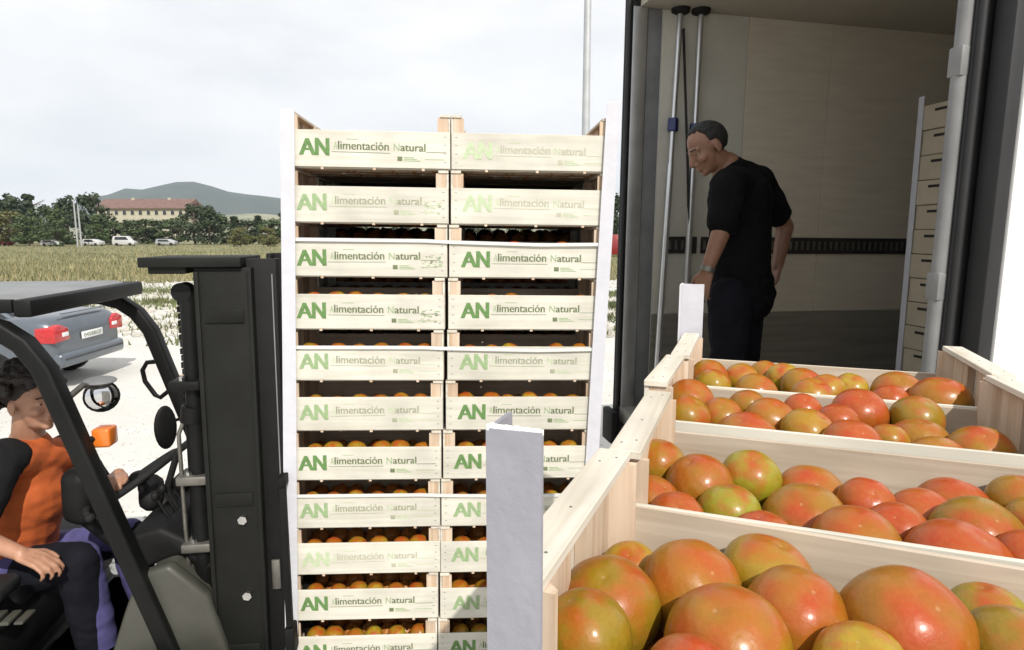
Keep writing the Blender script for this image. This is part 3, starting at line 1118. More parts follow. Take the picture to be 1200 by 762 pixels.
CM = {}
CM['front'] = board_mesh("front_board", -1)
CM['back'] = board_mesh("back_board", 1)
CM['end'] = {}
CM['rail'] = {}
CM['post'] = {}
for s in (-1, 1):
    x0, x1 = sorted((s * CW / 2, s * (CW / 2 - .008)))
    CM['end'][s] = MB().box(x0, x1, -CD / 2 + .0065, CD / 2 - .0065, .002, .1785).mesh("end_board", M['wood_y'], bevel=.001, segs=1)
    x0, x1 = sorted((s * CW / 2, s * (CW / 2 - .036)))
    CM['rail'][s] = MB().box(x0, x1, -CD / 2 + .002, CD / 2 - .002, .1795, CH - .0005)
    for (a_, b_) in ((.010, -.118), (.025, -.105), (.012, .102), (.026, .119), (.018, -.02)):
        xc = s * (CW / 2 - a_)
        CM['rail'][s].box(xc - .0018, xc + .0018, b_ - .0018, b_ + .0018, CH - .002, CH + .0002, 1)
    CM['rail'][s] = CM['rail'][s].mesh("top_rail", [M['wood_y'], M['steel_dull']], bevel=.0015, segs=1)
    for t in (-1, 1):
        ax_ = s * (CW / 2 - .0085)
        ay_ = t * (CD / 2 - .0065)
        poly = [(ax_, ay_), (ax_ - s * .036, ay_), (ax_ - s * .036, ay_ - t * .006), (ax_ - s * .012, ay_ - t * .028), (ax_ - s * .012, ay_ - t * .115), (ax_, ay_ - t * .115)]
        if s * t < 0:
            poly = poly[::-1]
        poly = poly if s * t > 0 else poly
        pm = MB().prism(poly if (s * t > 0) else poly, .0065, .179)
        CM['post'][(s, t)] = pm.mesh("corner_post", M['wood_z'])
slat = MB().box(-CW / 2 + .002, CW / 2 - .002, -.042, .042, 0, .0035)
# short cleats showing as small ticks under the front board
CM['slat'] = slat.mesh("bottom_slat", M['wood_x'])
CM['cleat'] = MB().box(-.005, .005, -CD / 2 + .0005, -CD / 2 + .0045, -.004, .0035).mesh("bottom_cleat", M['wood_z'])
nails = MB()
for x in (-CW / 2 + .018, CW / 2 - .018):
    for z in (.025, .055, .085, .112):
        nails.box(x - .0035, x + .0035, -CD / 2 - .0008, -CD / 2 + .001, z, z + .0016)
CM['staple'] = nails.mesh("staples", M['steel_dull'])


def print_mesh(strength, smudge):
    gm, im, fm_ = {'strong': (M['green'], M['ink'], M['green_pale']), 'mid': (M['green_pale'], M['ink_pale'], M['green_faint']),
                   'faint': (M['green_faint'], M['ink_faint'], M['green_faint'])}[strength]
    mb = MB()
    y = -CD / 2 - .0006
    x0 = -CW / 2 + .047
    put_text(mb, "A", x0, x0 + .052, .042, .098, y, 0, bold=.0035)
    put_text(mb, "N", x0 + .055, x0 + .098, .042, .100, y - .0004, 0, bold=.0035)
    put_text(mb, "A", x0 + .115, x0 + .129, .064, .089, y, 2)
    put_text(mb, "limentación", x0 + .131, x0 + .305, .064, .0925, y, 1, bold=.0009)
    put_text(mb, "N", x0 + .322, x0 + .342, .064, .089, y, 2)
    put_text(mb, "atural", x0 + .346, x0 + .432, .064, .0905, y, 1, bold=.0009)
    mb.box(x0 + .108, x0 + .31, y, y + .0004, .0545, .0562, 1)
    mb.box(x0 + .16, x0 + .20, y, y + .0004, .0985, .1003, 2)
    mb.box(x0 + .335, x0 + .352, y, y + .0004, .030, .045, 1)
    for k in range(3):
        mb.box(x0 + .358, x0 + .415 - .012 * k, y, y + .0004, .030 + .0055 * k, .0325 + .0055 * k, 2)
    mb.box(x0 + .435, x0 + .505, y, y + .0004, .0615, .0632, 1 if strength == 'strong' else 2)
    mb.box(x0 + .43, x0 + .50, y, y + .0004, .037, .0385, 2)
    if smudge:
        rd = random.Random(smudge)
        for k in range(26):
            a, b = rd.uniform(.438, .505), rd.uniform(.032, .078)
            w_ = rd.uniform(.003, .011)
            mb.box(x0 + a, x0 + a + w_, y, y + .0004, b, b + rd.uniform(.0015, .004), 2 if k % 3 else 1)
    return mb.mesh("printed_lettering", [gm, im, fm_])


PRINTS = {(s, k): print_mesh(s, k) for s in ('strong', 'mid', 'faint') for k in (0, 1, 2)}


def make_crate(label, group, lettering=None, loc=(0, 0, 0), rot=(0, 0, 0)):
    c = empty("tomato_crate", loc, rot)
    tag(c, label, "crate", group)
    fb = obj("front_board", CM['front'], c)
    obj("back_board", CM['back'], c)
    for s in (-1, 1):
        obj("end_board", CM['end'][s], c)
        obj("top_rail", CM['rail'][s], c)
        for t in (-1, 1):
            obj("corner_post", CM['post'][(s, t)], c)
    for y in (-.098, 0, .098):
        obj("bottom_slat", CM['slat'], c, (0, y, 0))
    for x in (-.16, .02, .19):
        obj("bottom_cleat", CM['cleat'], c, (x, 0, 0))
    obj("staple_row", CM['staple'], fb)
    if lettering:
        obj("printed_lettering", PRINTS[lettering], fb, (random.uniform(-.006, .004), 0, random.uniform(-.004, .004)), (0, random.uniform(-.012, .012), 0))
    return c


# one-piece crate for the layers nobody sees into
simple = MB()
for me_ in [CM['front'], CM['back']] + [CM[k][s] for k in ('end', 'rail') for s in (-1, 1)] + [CM['post'][k] for k in CM['post']]:
    simple.add([tuple(v.co) for v in me_.vertices], [tuple(p.vertices) for p in me_.polygons])
simple.box(-CW / 2 + .002, CW / 2 - .002, -CD / 2 + .008, CD / 2 - .008, 0, .0035)
SIMPLE = simple.mesh("stacked_crate", M['ply'])


# ------------------------------------------------------------------ tomatoes
def tomato_mesh(seed, nu=44, nv=26):
    rd = random.Random(seed)
    lobes = rd.choice([5, 6, 7])
    ph = rd.uniform(0, 6.28)
    amp = .006 + .045 * rd.uniform(0, 1) ** 2
    flat = rd.uniform(.87, .97)
    v, f = [], []
    off = Vector((seed * 3.1, seed * 1.7, 0))
    for j in range(nv + 1):
        t = math.pi * j / nv
        for i in range(nu):
            a = 2 * math.pi * i / nu
            s, c = math.sin(t), math.cos(t)
            # lobes strongest round the stem end (bottom), dimples at both ends
            rib = amp * (0.35 + 0.65 * (1 - c) / 2) * math.cos(lobes * a + ph + .4 * math.sin(2 * a + seed)) * s
            r_ = 1 + rib + .022 * noise.noise(Vector((s * math.cos(a), s * math.sin(a), c)) * 1.3 + off)
            rr = abs(s) ** 0.95
            z = flat * (math.copysign(abs(c) ** .97, c))
            z -= flat * .06 * math.exp(-(s / .16) ** 2) * (1 if c > 0 else 0)
            z += flat * .22 * math.exp(-(s / .28) ** 2) * (1 if c < 0 else 0)
            v.append((r_ * rr * math.cos(a), r_ * rr * math.sin(a), z * r_))
    for j in range(nv):
        f += [(j * nu + i, (j + 1) * nu + i, (j + 1) * nu + (i + 1) % nu, j * nu + (i + 1) % nu) for i in range(nu)]
    return MB().add(v, f).mesh("tomato", M['tomato'], smooth=180)


TOMS = [tomato_mesh(s) for s in range(1, 9)]
TOMS_LO = [tomato_mesh(s, 20, 12) for s in range(11, 15)]
RIPE = {'r': ((0.33, 0.060, 0.007), "red"), 'or': ((0.29, 0.112, 0.007), "orange red"), 'o': ((0.28, 0.130, 0.007), "orange"),
        'oy': ((0.30, 0.170, 0.009), "orange and yellow"), 'og': ((0.225, 0.140, 0.007), "orange and green"),
        'y': ((0.33, 0.235, 0.016), "yellow"), 'gy': ((0.25, 0.225, 0.014), "yellow green")}


def tomato(me, pos, rad, ripe, label, group, tilt=None):
    o = obj("tomato", me, None, pos, tilt or (0, 0, 0))
    o.scale = (rad, rad, rad)
    c = RIPE[ripe][0]
    k = random.uniform(.9, 1.1)
    o.color = (min(1, c[0] * random.uniform(.92, 1.06)), c[1] * k, c[2] * k, 1)
    tag(o, label, "tomato", group)
    return o


# ------------------------------------------------------------------ near pallet load
A_ = R(20.5)
D1 = Vector((math.sin(A_), math.cos(A_), 0))
D2 = Vector((math.cos(A_), -math.sin(A_), 0))
O_ = Vector((0.136, 0.672, 0))           # seam between nearest and second crate, left end
ROTZ = -A_
PIT = 0.297
U0 = -0.034                              # u of the crates' outer left side
LIFT = {1: 0.0, 2: 0.001, 3: 0.008, 4: 0.005}
BASE = CAM_H - 0.30 - BH - .004          # base of the top layer


def uvp(u, v, z):
    p = O_ + D2 * u + D1 * v
    return Vector((p.x, p.y, z))


names4 = {1: "nearest", 2: "second", 3: "third", 4: "farthest"}
for k in (1, 2, 3, 4):
    jit = {1: -.013, 2: .004, 3: -.004, 4: .004}[k]
    make_crate({1: "open wooden crate of big tomatoes nearest the camera at the bottom right",
                2: "second open wooden crate of tomatoes from the camera, behind the nearest one",
                3: "third open wooden crate of tomatoes from the camera, sitting slightly raised",
                4: "farthest open wooden crate of tomatoes, beside the man in the lorry"}[k],
               "open tomato crates on the near pallet load", None,
               uvp(U0 + CW / 2 + jit, (k - 1.5) * PIT - .002, BASE + LIFT[k]), (-R(2.2) * (k == 3), 0, ROTZ + (R(-2.2) if k == 1 else R(.4) * (k - 2.5) * .5)))
# lower layers and pallet
layer = 0
z = BASE - CH
while z > 0.12:
    for k in (1, 2, 3, 4):
        o = obj("stacked_crate", SIMPLE, None, uvp(U0 + CW / 2 + random.uniform(-.003, .003), (k - 1.5) * PIT - .002, z), (0, 0, ROTZ))
        layer = round((BASE - z) / CH)
        tag(o, "closed in wooden crate, %s layer down under the %s open crate" % (ORD[layer - 1], names4[k]), "crate", "lower crates of the near pallet load")
    z -= CH
near_base = z + CH


def pallet(name, loc, rotz, lx, ly, h, label):
    p_ = empty(name, loc, (0, 0, rotz))
    tag(p_, label, "pallet")
    nb = 7
    bm_ = MB().box(-lx / 2, lx / 2, -ly / nb * .42, ly / nb * .42, h - .02, h).mesh("deck_board", M['pallet'])
    for i in range(nb):
        obj("deck_board", bm_, p_, (0, -ly / 2 + ly * (i + .5) / nb, 0))
    sk = MB().box(-.045, .045, -ly / 2, ly / 2, 0, .02).mesh("skid", M['pallet'])
    bk = MB().box(-.044, .044, -.06, .06, .021, h - .021).mesh("block", M['pallet'])
    for x in (-lx / 2 + .05, 0, lx / 2 - .05):
        obj("skid", sk, p_, (x, 0, 0))
        for y in (-ly / 2 + .07, 0, ly / 2 - .07):
            obj("block", bk, p_, (x, y, 0))
    return p_


c0 = uvp(U0 + CW / 2, .5 * PIT + PIT / 2, 0)
pallet("wooden_pallet", (c0.x, c0.y, 0), ROTZ, .60, 1.22, near_base - .001, "wooden pallet on the ground under the near load of open crates")

TD = [(1,0.001,0.071,-0.315,0.0354,'og'),(1,0.005,0.144,-0.332,0.044,'og'),(1,0.01,0.23,-0.344,0.0306,'y'),(1,0.073,0.193,-0.329,0.0448,'or'),(1,0.107,0.112,-0.326,0.0475,'o'),(1,0.086,0.043,-0.314,0.0338,'r'),(1,0.139,0.242,-0.33,0.0426,'oy'),(1,0.16,0.17,-0.323,0.0409,'or'),(1,0.201,0.114,-0.321,0.0327,'y'),(1,0.243,0.181,-0.323,0.0497,'or'),(1,0.32,0.248,-0.338,0.0329,'gy'),(1,0.321,0.184,-0.327,0.0376,'og'),(2,0.001,0.204,-0.326,0.0378,'o'),(2,0.061,0.156,-0.331,0.0427,'or'),(2,0.124,0.199,-0.326,0.038,'gy'),(2,0.01,0.095,-0.335,0.0334,'or'),(2,0.043,0.043,-0.331,0.0329,'r'),(2,0.1,0.094,-0.333,0.0361,'gy'),(2,0.137,0.043,-0.34,0.0342,'r'),(2,0.2,0.206,-0.348,0.0449,'or'),(2,0.186,0.12,-0.345,0.0479,'o'),(2,0.258,0.168,-0.33,0.0327,'r'),(2,0.231,0.052,-0.335,0.0446,'or'),(2,0.28,0.112,-0.338,0.034,'r'),(2,0.322,0.184,-0.348,0.0396,'r'),(2,0.368,0.239,-0.352,0.0435,'r'),(2,0.363,0.133,-0.339,0.0456,'og'),(2,0.326,0.053,-0.342,0.0512,'r'),(2,0.438,0.248,-0.333,0.0342,'o'),(2,0.392,0.078,-0.33,0.0289,'r'),(2,0.435,0.19,-0.333,0.029,'o'),(3,0.017,0.234,-0.312,0.0423,'or'),(3,0.022,0.108,-0.308,0.0381,'o'),(3,0.076,0.151,-0.316,0.036,'o'),(3,0.117,0.227,-0.312,0.0333,'o'),(3,0.117,0.059,-0.328,0.0499,'or'),(3,0.155,0.16,-0.318,0.0425,'or'),(3,0.21,0.105,-0.315,0.041,'oy'),(3,0.21,0.233,-0.314,0.0325,'r'),(3,0.3,0.237,-0.31,0.0447,'r'),(3,0.259,0.168,-0.312,0.0331,'r'),(3,0.265,0.052,-0.315,0.042,'r'),(3,0.325,0.118,-0.318,0.0283,'o'),(3,0.388,0.24,-0.312,0.0408,'og'),(3,0.375,0.156,-0.33,0.0433,'or'),(3,0.377,0.054,-0.332,0.0452,'or'),(3,0.441,0.104,-0.322,0.0439,'o'),(4,0.04,0.117,-0.304,0.039,'o'),(4,0.051,0.047,-0.306,0.0354,'oy'),(4,0.104,0.142,-0.308,0.0355,'oy'),(4,0.133,0.051,-0.317,0.0414,'o'),(4,0.156,0.243,-0.318,0.0357,'o'),(4,0.224,0.137,-0.314,0.0412,'o'),(4,0.234,0.042,-0.313,0.0383,'oy'),(4,0.189,0.191,-0.31,0.0342,'y'),(4,0.264,0.092,-0.307,0.0345,'oy'),(4,0.312,0.133,-0.31,0.0334,'y'),(4,0.394,0.131,-0.312,0.0457,'or'),(4,0.449,0.061,-0.306,0.0502,'o'),(4,0.366,0.044,-0.309,0.0323,'r')]
rt = random.Random(4)
for k in (1, 2, 3, 4):
    T = [t for t in TD if t[0] == k]
    scr = {}
    for i, t in enumerate(T):
        p = uvp(t[1], (k - 2) * PIT + t[2], CAM_H + t[3])
        scr[i] = p.x / p.y
    rows = {'near': [], 'middle': [], 'far': []}
    for i in sorted(scr, key=scr.get):
        rows['near' if T[i][2] < .10 else 'middle' if T[i][2] < .19 else 'far'].append(i)
    for i, t in enumerate(T):
        row = [q for q in rows if i in rows[q]][0]
        kk = rows[row].index(i)
        size = "big " if t[4] > .0435 else "small " if t[4] < .034 else ""
        lab = "%s%s tomato, %s from left in %s row of the %s open crate" % (size, RIPE[t[5]][1], ORD[kk], row, names4[k])
        tilt = Euler((rt.uniform(-.55, .35), rt.uniform(-.45, .45), rt.uniform(0, 6.28)))
        m3 = Euler((rt.uniform(-.15, .75), rt.uniform(-.45, .45), 0)).to_matrix() @ Euler((0, 0, rt.uniform(0, 6.28))).to_matrix()
        tomato(TOMS[rt.randrange(len(TOMS))], uvp(t[1], (k - 2) * PIT + t[2], CAM_H + t[3]), t[4] * 1.04, t[5], lab, "tomatoes in the open crates", m3.to_euler())


def heap(name, w, d, h, z0, seed, label):
    """the tomatoes packed underneath, one object"""
    rd = random.Random(seed)
    mb = MB()
    base = TOMS_LO[0]
    vs = [v.co.copy() for v in base.vertices]
    fs = [tuple(p.vertices) for p in base.polygons]
    nx, ny = int(w / .074), int(d / .074)
    for i in range(nx):
        for j in range(ny):
            x = -w / 2 + w * (i + .5) / nx + rd.uniform(-.006, .006)
            y = -d / 2 + d * (j + .5) / ny + rd.uniform(-.006, .006)
            rr = rd.uniform(.035, .0385)
            rot = Euler((rd.uniform(-.5, .5), rd.uniform(-.5, .5), rd.uniform(0, 6))).to_matrix()
            mb.add([rot @ v * rr + Vector((x, y, z0 + h + rd.uniform(-.008, .004))) for v in vs], fs)
    return mb


hb = heap("packed_tomatoes", CW - .05, CD - .03, .034, .004, 1, "")
hbm = hb.mesh("packed_tomatoes", M['tomato'], smooth=180)
for k in (1, 2, 3, 4):
    o = obj("packed_tomatoes", hbm, None, uvp(U0 + CW / 2, (k - 1.5) * PIT - .002, BASE + LIFT[k]), (0, 0, ROTZ))
    o.color = (.46, .17, .04, 1)
    tag(o, "packed lower layer of orange tomatoes at the bottom of the %s open crate" % names4[k], "tomatoes", "packed lower tomatoes", 'stuff')


# paper corner guards of the near load
def guard_mesh(h, leg, th, crumple, seed):
    rd = random.Random(seed)
    n = 9
    sec = [(0, 0), (leg, 0), (leg, th), (th, th), (th, leg), (0, leg)]
    v = []
    for i in range(n + 1):
        z = h * i / n
        for (a, b) in sec:
            top = rd.uniform(-crumple, crumple) * 3 if i == n else 0
            v.append((a + rd.uniform(-crumple, crumple), b + rd.uniform(-crumple, crumple), z + top))
    k = len(sec)
    f = [(i * k + j, i * k + (j + 1) % k, (i + 1) * k + (j + 1) % k, (i + 1) * k + j) for i in range(n) for j in range(k)]
    f += [(n * k, n * k + 1, n * k + 2, n * k + 3), (n * k, n * k + 3, n * k + 4, n * k + 5), (3, 2, 1, 0), (5, 4, 3, 0)]
    mb = MB().add(v, f)
    # torn rim
    for j in range(16):
        a = leg * (j + .1) / 16
        mb.box(a, a + leg / 17, .0004 + rd.uniform(0, .001), th - .0004, h - .002, h + .0012 + rd.uniform(0, .0012), 1)
    return mb


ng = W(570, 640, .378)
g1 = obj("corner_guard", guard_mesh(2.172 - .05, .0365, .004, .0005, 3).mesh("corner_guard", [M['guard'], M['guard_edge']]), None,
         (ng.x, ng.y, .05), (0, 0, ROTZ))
tag(g1, "shade-toned paper corner guard standing up tall in front, left of the nearest tomato crate", "corner guard", "paper corner guards")
fg = uvp(U0 - .008, 3 * PIT + .012, .05)
g2 = obj("corner_guard", guard_mesh(CAM_H - .118 - .05, .052, .004, .0004, 5).mesh("corner_guard", [M['guard_white'], M['guard_edge']]), None,
         (fg.x, fg.y, fg.z), (0, 0, ROTZ - math.pi / 2))
tag(g2, "white corner guard at the far left corner of the near load, by the man's hand", "corner guard", "paper corner guards")

# ------------------------------------------------------------------ tall crate stack on the forks
PSI = R(3.2)
SX = Vector((math.cos(PSI), math.sin(PSI), 0))
SY = Vector((-math.sin(PSI), math.cos(PSI), 0))
S0 = Vector((-0.787, 2.25, 0))
Z1 = CAM_H + 0.353 - BH - .004           # base of the top front crate
ZREF = Z1
SHEAR = 0.041
ROLL = R(0.7)
strength = ['strong', 'mid', 'strong', 'strong', 'mid', 'mid', 'strong', 'mid', 'faint', 'strong', 'strong', 'mid']
strength_r = ['faint', 'faint', 'strong', 'strong', 'mid', 'strong', 'strong', 'mid', 'mid', 'mid', 'strong', 'mid']
smud = [0, 1, 2, 1, 0, 0, 0, 0, 0, 0, 0, 0]
fade = {'strong': "clear", 'mid': "pale", 'faint': "faded"}
rs = random.Random(11)


def spos(x, y, z):
    """stack coordinates: x along the front, y into the stack, z height; the whole load leans a little"""
    p = S0 + SX * (x + SHEAR * (z - ZREF)) + SY * y
    return Vector((p.x, p.y, z - math.tan(ROLL) * (x - .57)))


def crate_z(i):
    return Z1 - i * CH


for c in (0, 1):
    for i in range(12):
        zc = crate_z(i)
        p = spos(CW / 2 + c * (CW + .006) + rs.uniform(-.004, .004), CD / 2 + rs.uniform(-.004, .003), zc + .0005)
        st = (strength if c == 0 else strength_r)[i]
        lab = "wooden crate with %s green AN print, %s from top in %s column of tall stack" % (fade[st], ORD[i], "left" if c == 0 else "right")
        make_crate(lab, "printed crates at the front of the tall stack", (st, smud[i] if c == 0 else 0), p, (0, ROLL, PSI + R(rs.uniform(-.35, .35))))
        # the tomatoes that show in the gap above the front board
        n = 6 if i not in (0, 1) else 4
        for k in range(n):
            x = CW / 2 + c * (CW + .006) + (k - (n - 1) / 2) * (.49 / n) + rs.uniform(-.012, .012)
            rr = rs.uniform(.034, .042)
            zt = zc + BH + .004 + (rs.uniform(-.006, .010) if i < 7 else rs.uniform(-.014, .003)) - rr + (0 if i > 1 else -.012)
            q = spos(x, .012 + rr + .006, zt)
            rp = rs.choice(['r', 'or', 'r'] if i == 2 else ['oy', 'y', 'oy', 'o'] if i < 7 else ['o', 'oy', 'or', 'oy', 'y'])  # upper crates: sunlit tops put in as paler, yellower fruit
            tomato(TOMS_LO[rs.randrange(4)], q, rr, rp,
                   "%s tomato, %s from left, peeping from %s crate down the %s column" % (RIPE[rp][1], ORD[k], ORD[i], "left" if c == 0 else "right"),
                   "tomatoes peeping out of the tall stack", (rs.uniform(-.4, .4), rs.uniform(-.4, .4), rs.uniform(0, 6)))
        o = obj("packed_tomatoes", hbm, None, spos(CW / 2 + c * (CW + .006), CD / 2 + .012, zc - .002), (0, ROLL, PSI))
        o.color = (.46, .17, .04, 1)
        tag(o, "packed tomatoes lying inside the %s crate from the top, %s column of the stack" % (ORD[i], "left" if c == 0 else "right"), "tomatoes",
            "packed tomatoes inside the stack", 'stuff')
        for rj in (1, 2, 3):
            o = obj("stacked_crate", SIMPLE, None, spos(CW / 2 + c * (CW + .006), CD / 2 + rj * .297, zc + .0005 + (.03 if rj == 2 and i > 0 else 0) * 0), (0, ROLL, PSI))
            tag(o, "plain wooden crate %s behind the %s printed crate down the %s column" % (("directly", "two rows", "three rows")[rj - 1], ORD[i], "left" if c == 0 else "right"), "crate", "crates behind the front of the tall stack")
            if True:  # heaps raised in the unseen rows to block daylight through the gaps
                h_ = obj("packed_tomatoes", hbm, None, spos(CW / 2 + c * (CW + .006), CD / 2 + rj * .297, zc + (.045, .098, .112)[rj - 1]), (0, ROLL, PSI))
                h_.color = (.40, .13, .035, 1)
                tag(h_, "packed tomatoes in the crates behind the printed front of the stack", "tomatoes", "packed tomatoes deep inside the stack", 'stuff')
stack_base = crate_z(11)
pc = spos(CW + .003, 2 * .297, stack_base - .150)
pl_ = pallet("wooden_pallet", (pc.x, pc.y, pc.z - .0), PSI, 1.15, 1.20, .144, "wooden pallet carried by the forklift under the tall crate stack")
pl_.rotation_euler = (0, ROLL, PSI)


def stack_guard(x, label, flip, dz):
    h = Z1 + CH - stack_base + .02 + dz
    me = guard_mesh(h, .048, .004, .0005, 7 if flip else 9).mesh("corner_guard", [M['guard_white'], M['guard_edge']])
    for v in me.vertices:                       # the guard follows the lean of the load
        if flip:
            v.co.x = -v.co.x
        v.co.x += SHEAR * (v.co.z + stack_base - ZREF)
    if flip:
        me.flip_normals()
    p = S0 + SX * x + SY * (-.0145)
    o = obj("corner_guard", me, None, (p.x, p.y, stack_base - (math.tan(ROLL) * (x - .57))), (0, 0, PSI))
    return tag(o, label, "corner guard", "paper corner guards")


stack_guard(-.013, "long white corner guard down the left edge of the tall crate stack", False, -.02)
stack_guard(2 * CW + .019, "long white corner guard down the right edge of the tall crate stack", True, .030)

# strapping round the load
for i, lab in ((2, "upper white strapping band round the third layer of the tall stack"), (4, "middle white strapping band round the fifth layer of the tall stack"),
               (7, "lower white strapping band round the eighth layer of the tall stack")):
    z = crate_z(i) + BH + .004 + (.004 if i != 4 else -.002)
    x1 = 2 * CW + .006
    pts = []
    for k in range(15):
        x = -.0065 + (x1 + .0135) * k / 14
        pts.append(spos(x, -.0075, z + (0 if x < .57 else -.010 * (1 - abs(x - .9) / .5)) - .0))
    for k in range(1, 6):
        pts.append(spos(x1 + .007, -.0075 + 1.2 * k / 5, z))
    for k in range(1, 6):
        pts.append(spos(x1 + .007 - (x1 + .0135) * k / 5, 1.193, z))
    for k in range(1, 5):
        pts.append(spos(-.0065, 1.193 - 1.2 * k / 5, z))
    mb = MB().tube(pts, 0, sec=[(-.0015, -.006), (.0015, -.006), (.0015, .006), (-.0015, .006)], up=(0, 0, 1), closed=True)
    tag(obj("strapping_band", mb.mesh("strapping_band", M['strap'])), lab, "strap", "strapping bands round the tall stack")

# ------------------------------------------------------------------ forklift
FYAW = R(8)
FO = Vector((-0.95, 2.62, 0))
FK = empty("forklift", FO, (0, 0, FYAW))
tag(FK, "black forklift truck carrying the tall crate stack, seen from its side", "forklift")
FM = Matrix.Translation(FO) @ Matrix.Rotation(FYAW, 4, 'Z')
FI = FM.inverted()


def FL(px, py, y):
    return FI @ W(px, py, y)


def part(name, mb, m, parent=None, bevel=0.0, smooth=None, segs=2):
    return obj(name, mb.mesh(name, m, bevel=bevel, smooth=smooth, segs=segs), parent if parent is not None else FK)


# chassis, counterweight, cowl
mb = MB()
mb.prism([(-2.25, .28), (-.30, .22), (-.30, .46), (-.62, .52), (-.62, .60), (-1.00, .60), (-1.02, .70), (-2.30, .70), (-2.36, .5)], -.50, .50, axis=1)
part("chassis", mb, M['black_paint'], bevel=.02)
mb = MB()
mb.prism([(-2.38, .35), (-1.72, .35), (-1.72, 1.02), (-1.78, 1.08), (-2.2, 1.06), (-2.38, .92)], -.50, .50, axis=1)
part("counterweight", mb, M['black_paint'], bevel=.05, segs=3)
# engine hood beside and below the driver
mb = MB()
mb.prism([(-1.72, .66), (-.98, .66), (-.96, .84), (-1.02, .93), (-1.72, .96)], -.49, .49, axis=1)
hood = part("engine_hood", mb, M['plastic'], bevel=.035, segs=3)
mb = MB()
mb.tube([(-1.55, -.494, .86), (-1.30, -.496, .90), (-1.12, -.496, .885), (-1.04, -.494, .80)], .006, n=6)
part("seam", mb, M['steel_dull'], hood)
# grey green front cowl, near and far cheek, with a slanting top
for s in (-1, 1):
    mb = MB()
    mb.prism([(-.66, .45), (-.17, .40), (-.17, .70), (-.235, .97), (-.36, 1.10), (-.47, 1.07), (-.53, .92), (-.60, .72)], s * .40 - .03, s * .40 + .03, axis=1)
    part("cowl_side", mb, M['cowl'], bevel=.02, segs=3)
mb = MB()
mb.prism([(-.46, .45), (-.20, .42), (-.20, .70), (-.26, .96), (-.37, 1.09), (-.45, 1.06)], -.368, .368, axis=1)
part("front_cowl", mb, M['cowl'], bevel=.02)
mb = MB()
mb.prism([(-.54, 1.02), (-.36, 1.085), (-.27, 1.0), (-.235, 1.03), (-.34, 1.15), (-.42, 1.20), (-.55, 1.17)], -.33, .33, axis=1)
dash = part("dashboard", mb, M['plastic'], bevel=.02, segs=3)
mb = MB()
mb.box(-.53, -.44, .05, .20, 1.185, 1.235)
part("instrument_panel", mb, M['plastic'], dash, bevel=.012)
# floor plate
part("floor_plate", MB().box(-1.0, -.47, -.46, .46, .585, .60), M['rubber'])
# steering column and wheel
wc = FL(163, 560, 2.52)
axis = Vector((-.55, 0, .83)).normalized()
mb = MB()
mb.cap((-.44, wc.y, 1.08), .055, wc - axis * .05, .035, 12)
mb.cap(wc - axis * .10 + Vector((0, -.03, 0)), .05, wc - axis * .06 + Vector((0, .03, 0)), .05, 10)
part("steering_column", mb, M['plastic'], smooth=60)
sw = MB()
a = axis.orthogonal().normalized()
b = axis.cross(a)
ring = [wc + (a * math.cos(t) + b * math.sin(t)) * .165 for t in np.linspace(0, 2 * math.pi, 33)[:-1]]
sw.tube(ring, .0145, n=10, closed=True)
for t in (0.4, 2.5, 4.6):
    sw.cap(wc, .014, wc + (a * math.cos(t) + b * math.sin(t)) * .16, .011, 8)
sw.ell(wc, (.04, .04, .03))
steer = part("steering_wheel", sw, M['rubber'], smooth=60)
kp = wc + (a * math.cos(1.3) + b * math.sin(1.3)) * .165
# hydraulic levers on the dashboard
for k in range(3):
    mb = MB()
    p0 = Vector((-.40, -.10 - .07 * k, 1.16))
    mb.cyl(p0, p0 + Vector((-.06, 0, .12)), .006, .005, n=8)
    mb.ell(p0 + Vector((-.065, 0, .13)), (.016, .016, .02))
    part("control_lever", mb, M['plastic'], smooth=60)
# black rounded control pod by the near pillar
pp = FL(94, 581, 2.36)
mb = MB()
mb.box(-.062, .062, -.05, .05, -.115, .115)
pod = part("control_pod", mb, M['plastic'], bevel=.045, segs=4)
pod.location = pp
pod.rotation_euler = (R(4), R(8), R(-20))
mb = MB()
mb.tube([(.05, -.02, -.03), (.075, -.05, -.03), (.095, -.055, -.04)], .012, n=8)
mb.ell((.10, -.056, -.042), (.018, .018, .018))
part("knob", mb, M['rubber'], pod, smooth=60)
mb = MB()
mb.cap((0.0, .0, -.09), .025, (.12, .10, -.28), .03, 8)
part("pod_arm", mb, M['plastic'], pod, smooth=60)
# arm rest and side console with small lever slots, near side
mb = MB()
mb.box(-1.42, -.93, -.43, -.28, .985, 1.045)
arm = part("arm_rest", mb, M['seat'], bevel=.025, segs=3)
mb = MB()
mb.box(-1.35, -.98, -.42, -.29, .92, .984)
part("arm_rest_bracket", mb, M['plastic'], arm, bevel=.01)
for k in range(4):
    mb = MB().box(-1.0 + .045 * k, -.97 + .045 * k, -.47, -.39, .938, .958 - .003 * k)
    part("console_switch", mb, M['cowl'], hood, bevel=.004)
# seat
mb = MB()
mb.box(-1.50, -.98, -.25, .27, .84, .935)
part("seat_cushion", mb, M['seat'], bevel=.04, segs=3)
mb = MB()
mb.prism([(-1.46, .90), (-1.34, .92), (-1.44, 1.42), (-1.54, 1.42)], -.24, .26, axis=1)
part("seat_back", mb, M['seat'], bevel=.035, segs=3)

# overhead guard
sec = [(-.026, -.045), (.026, -.045), (.026, .045), (-.026, .045)]


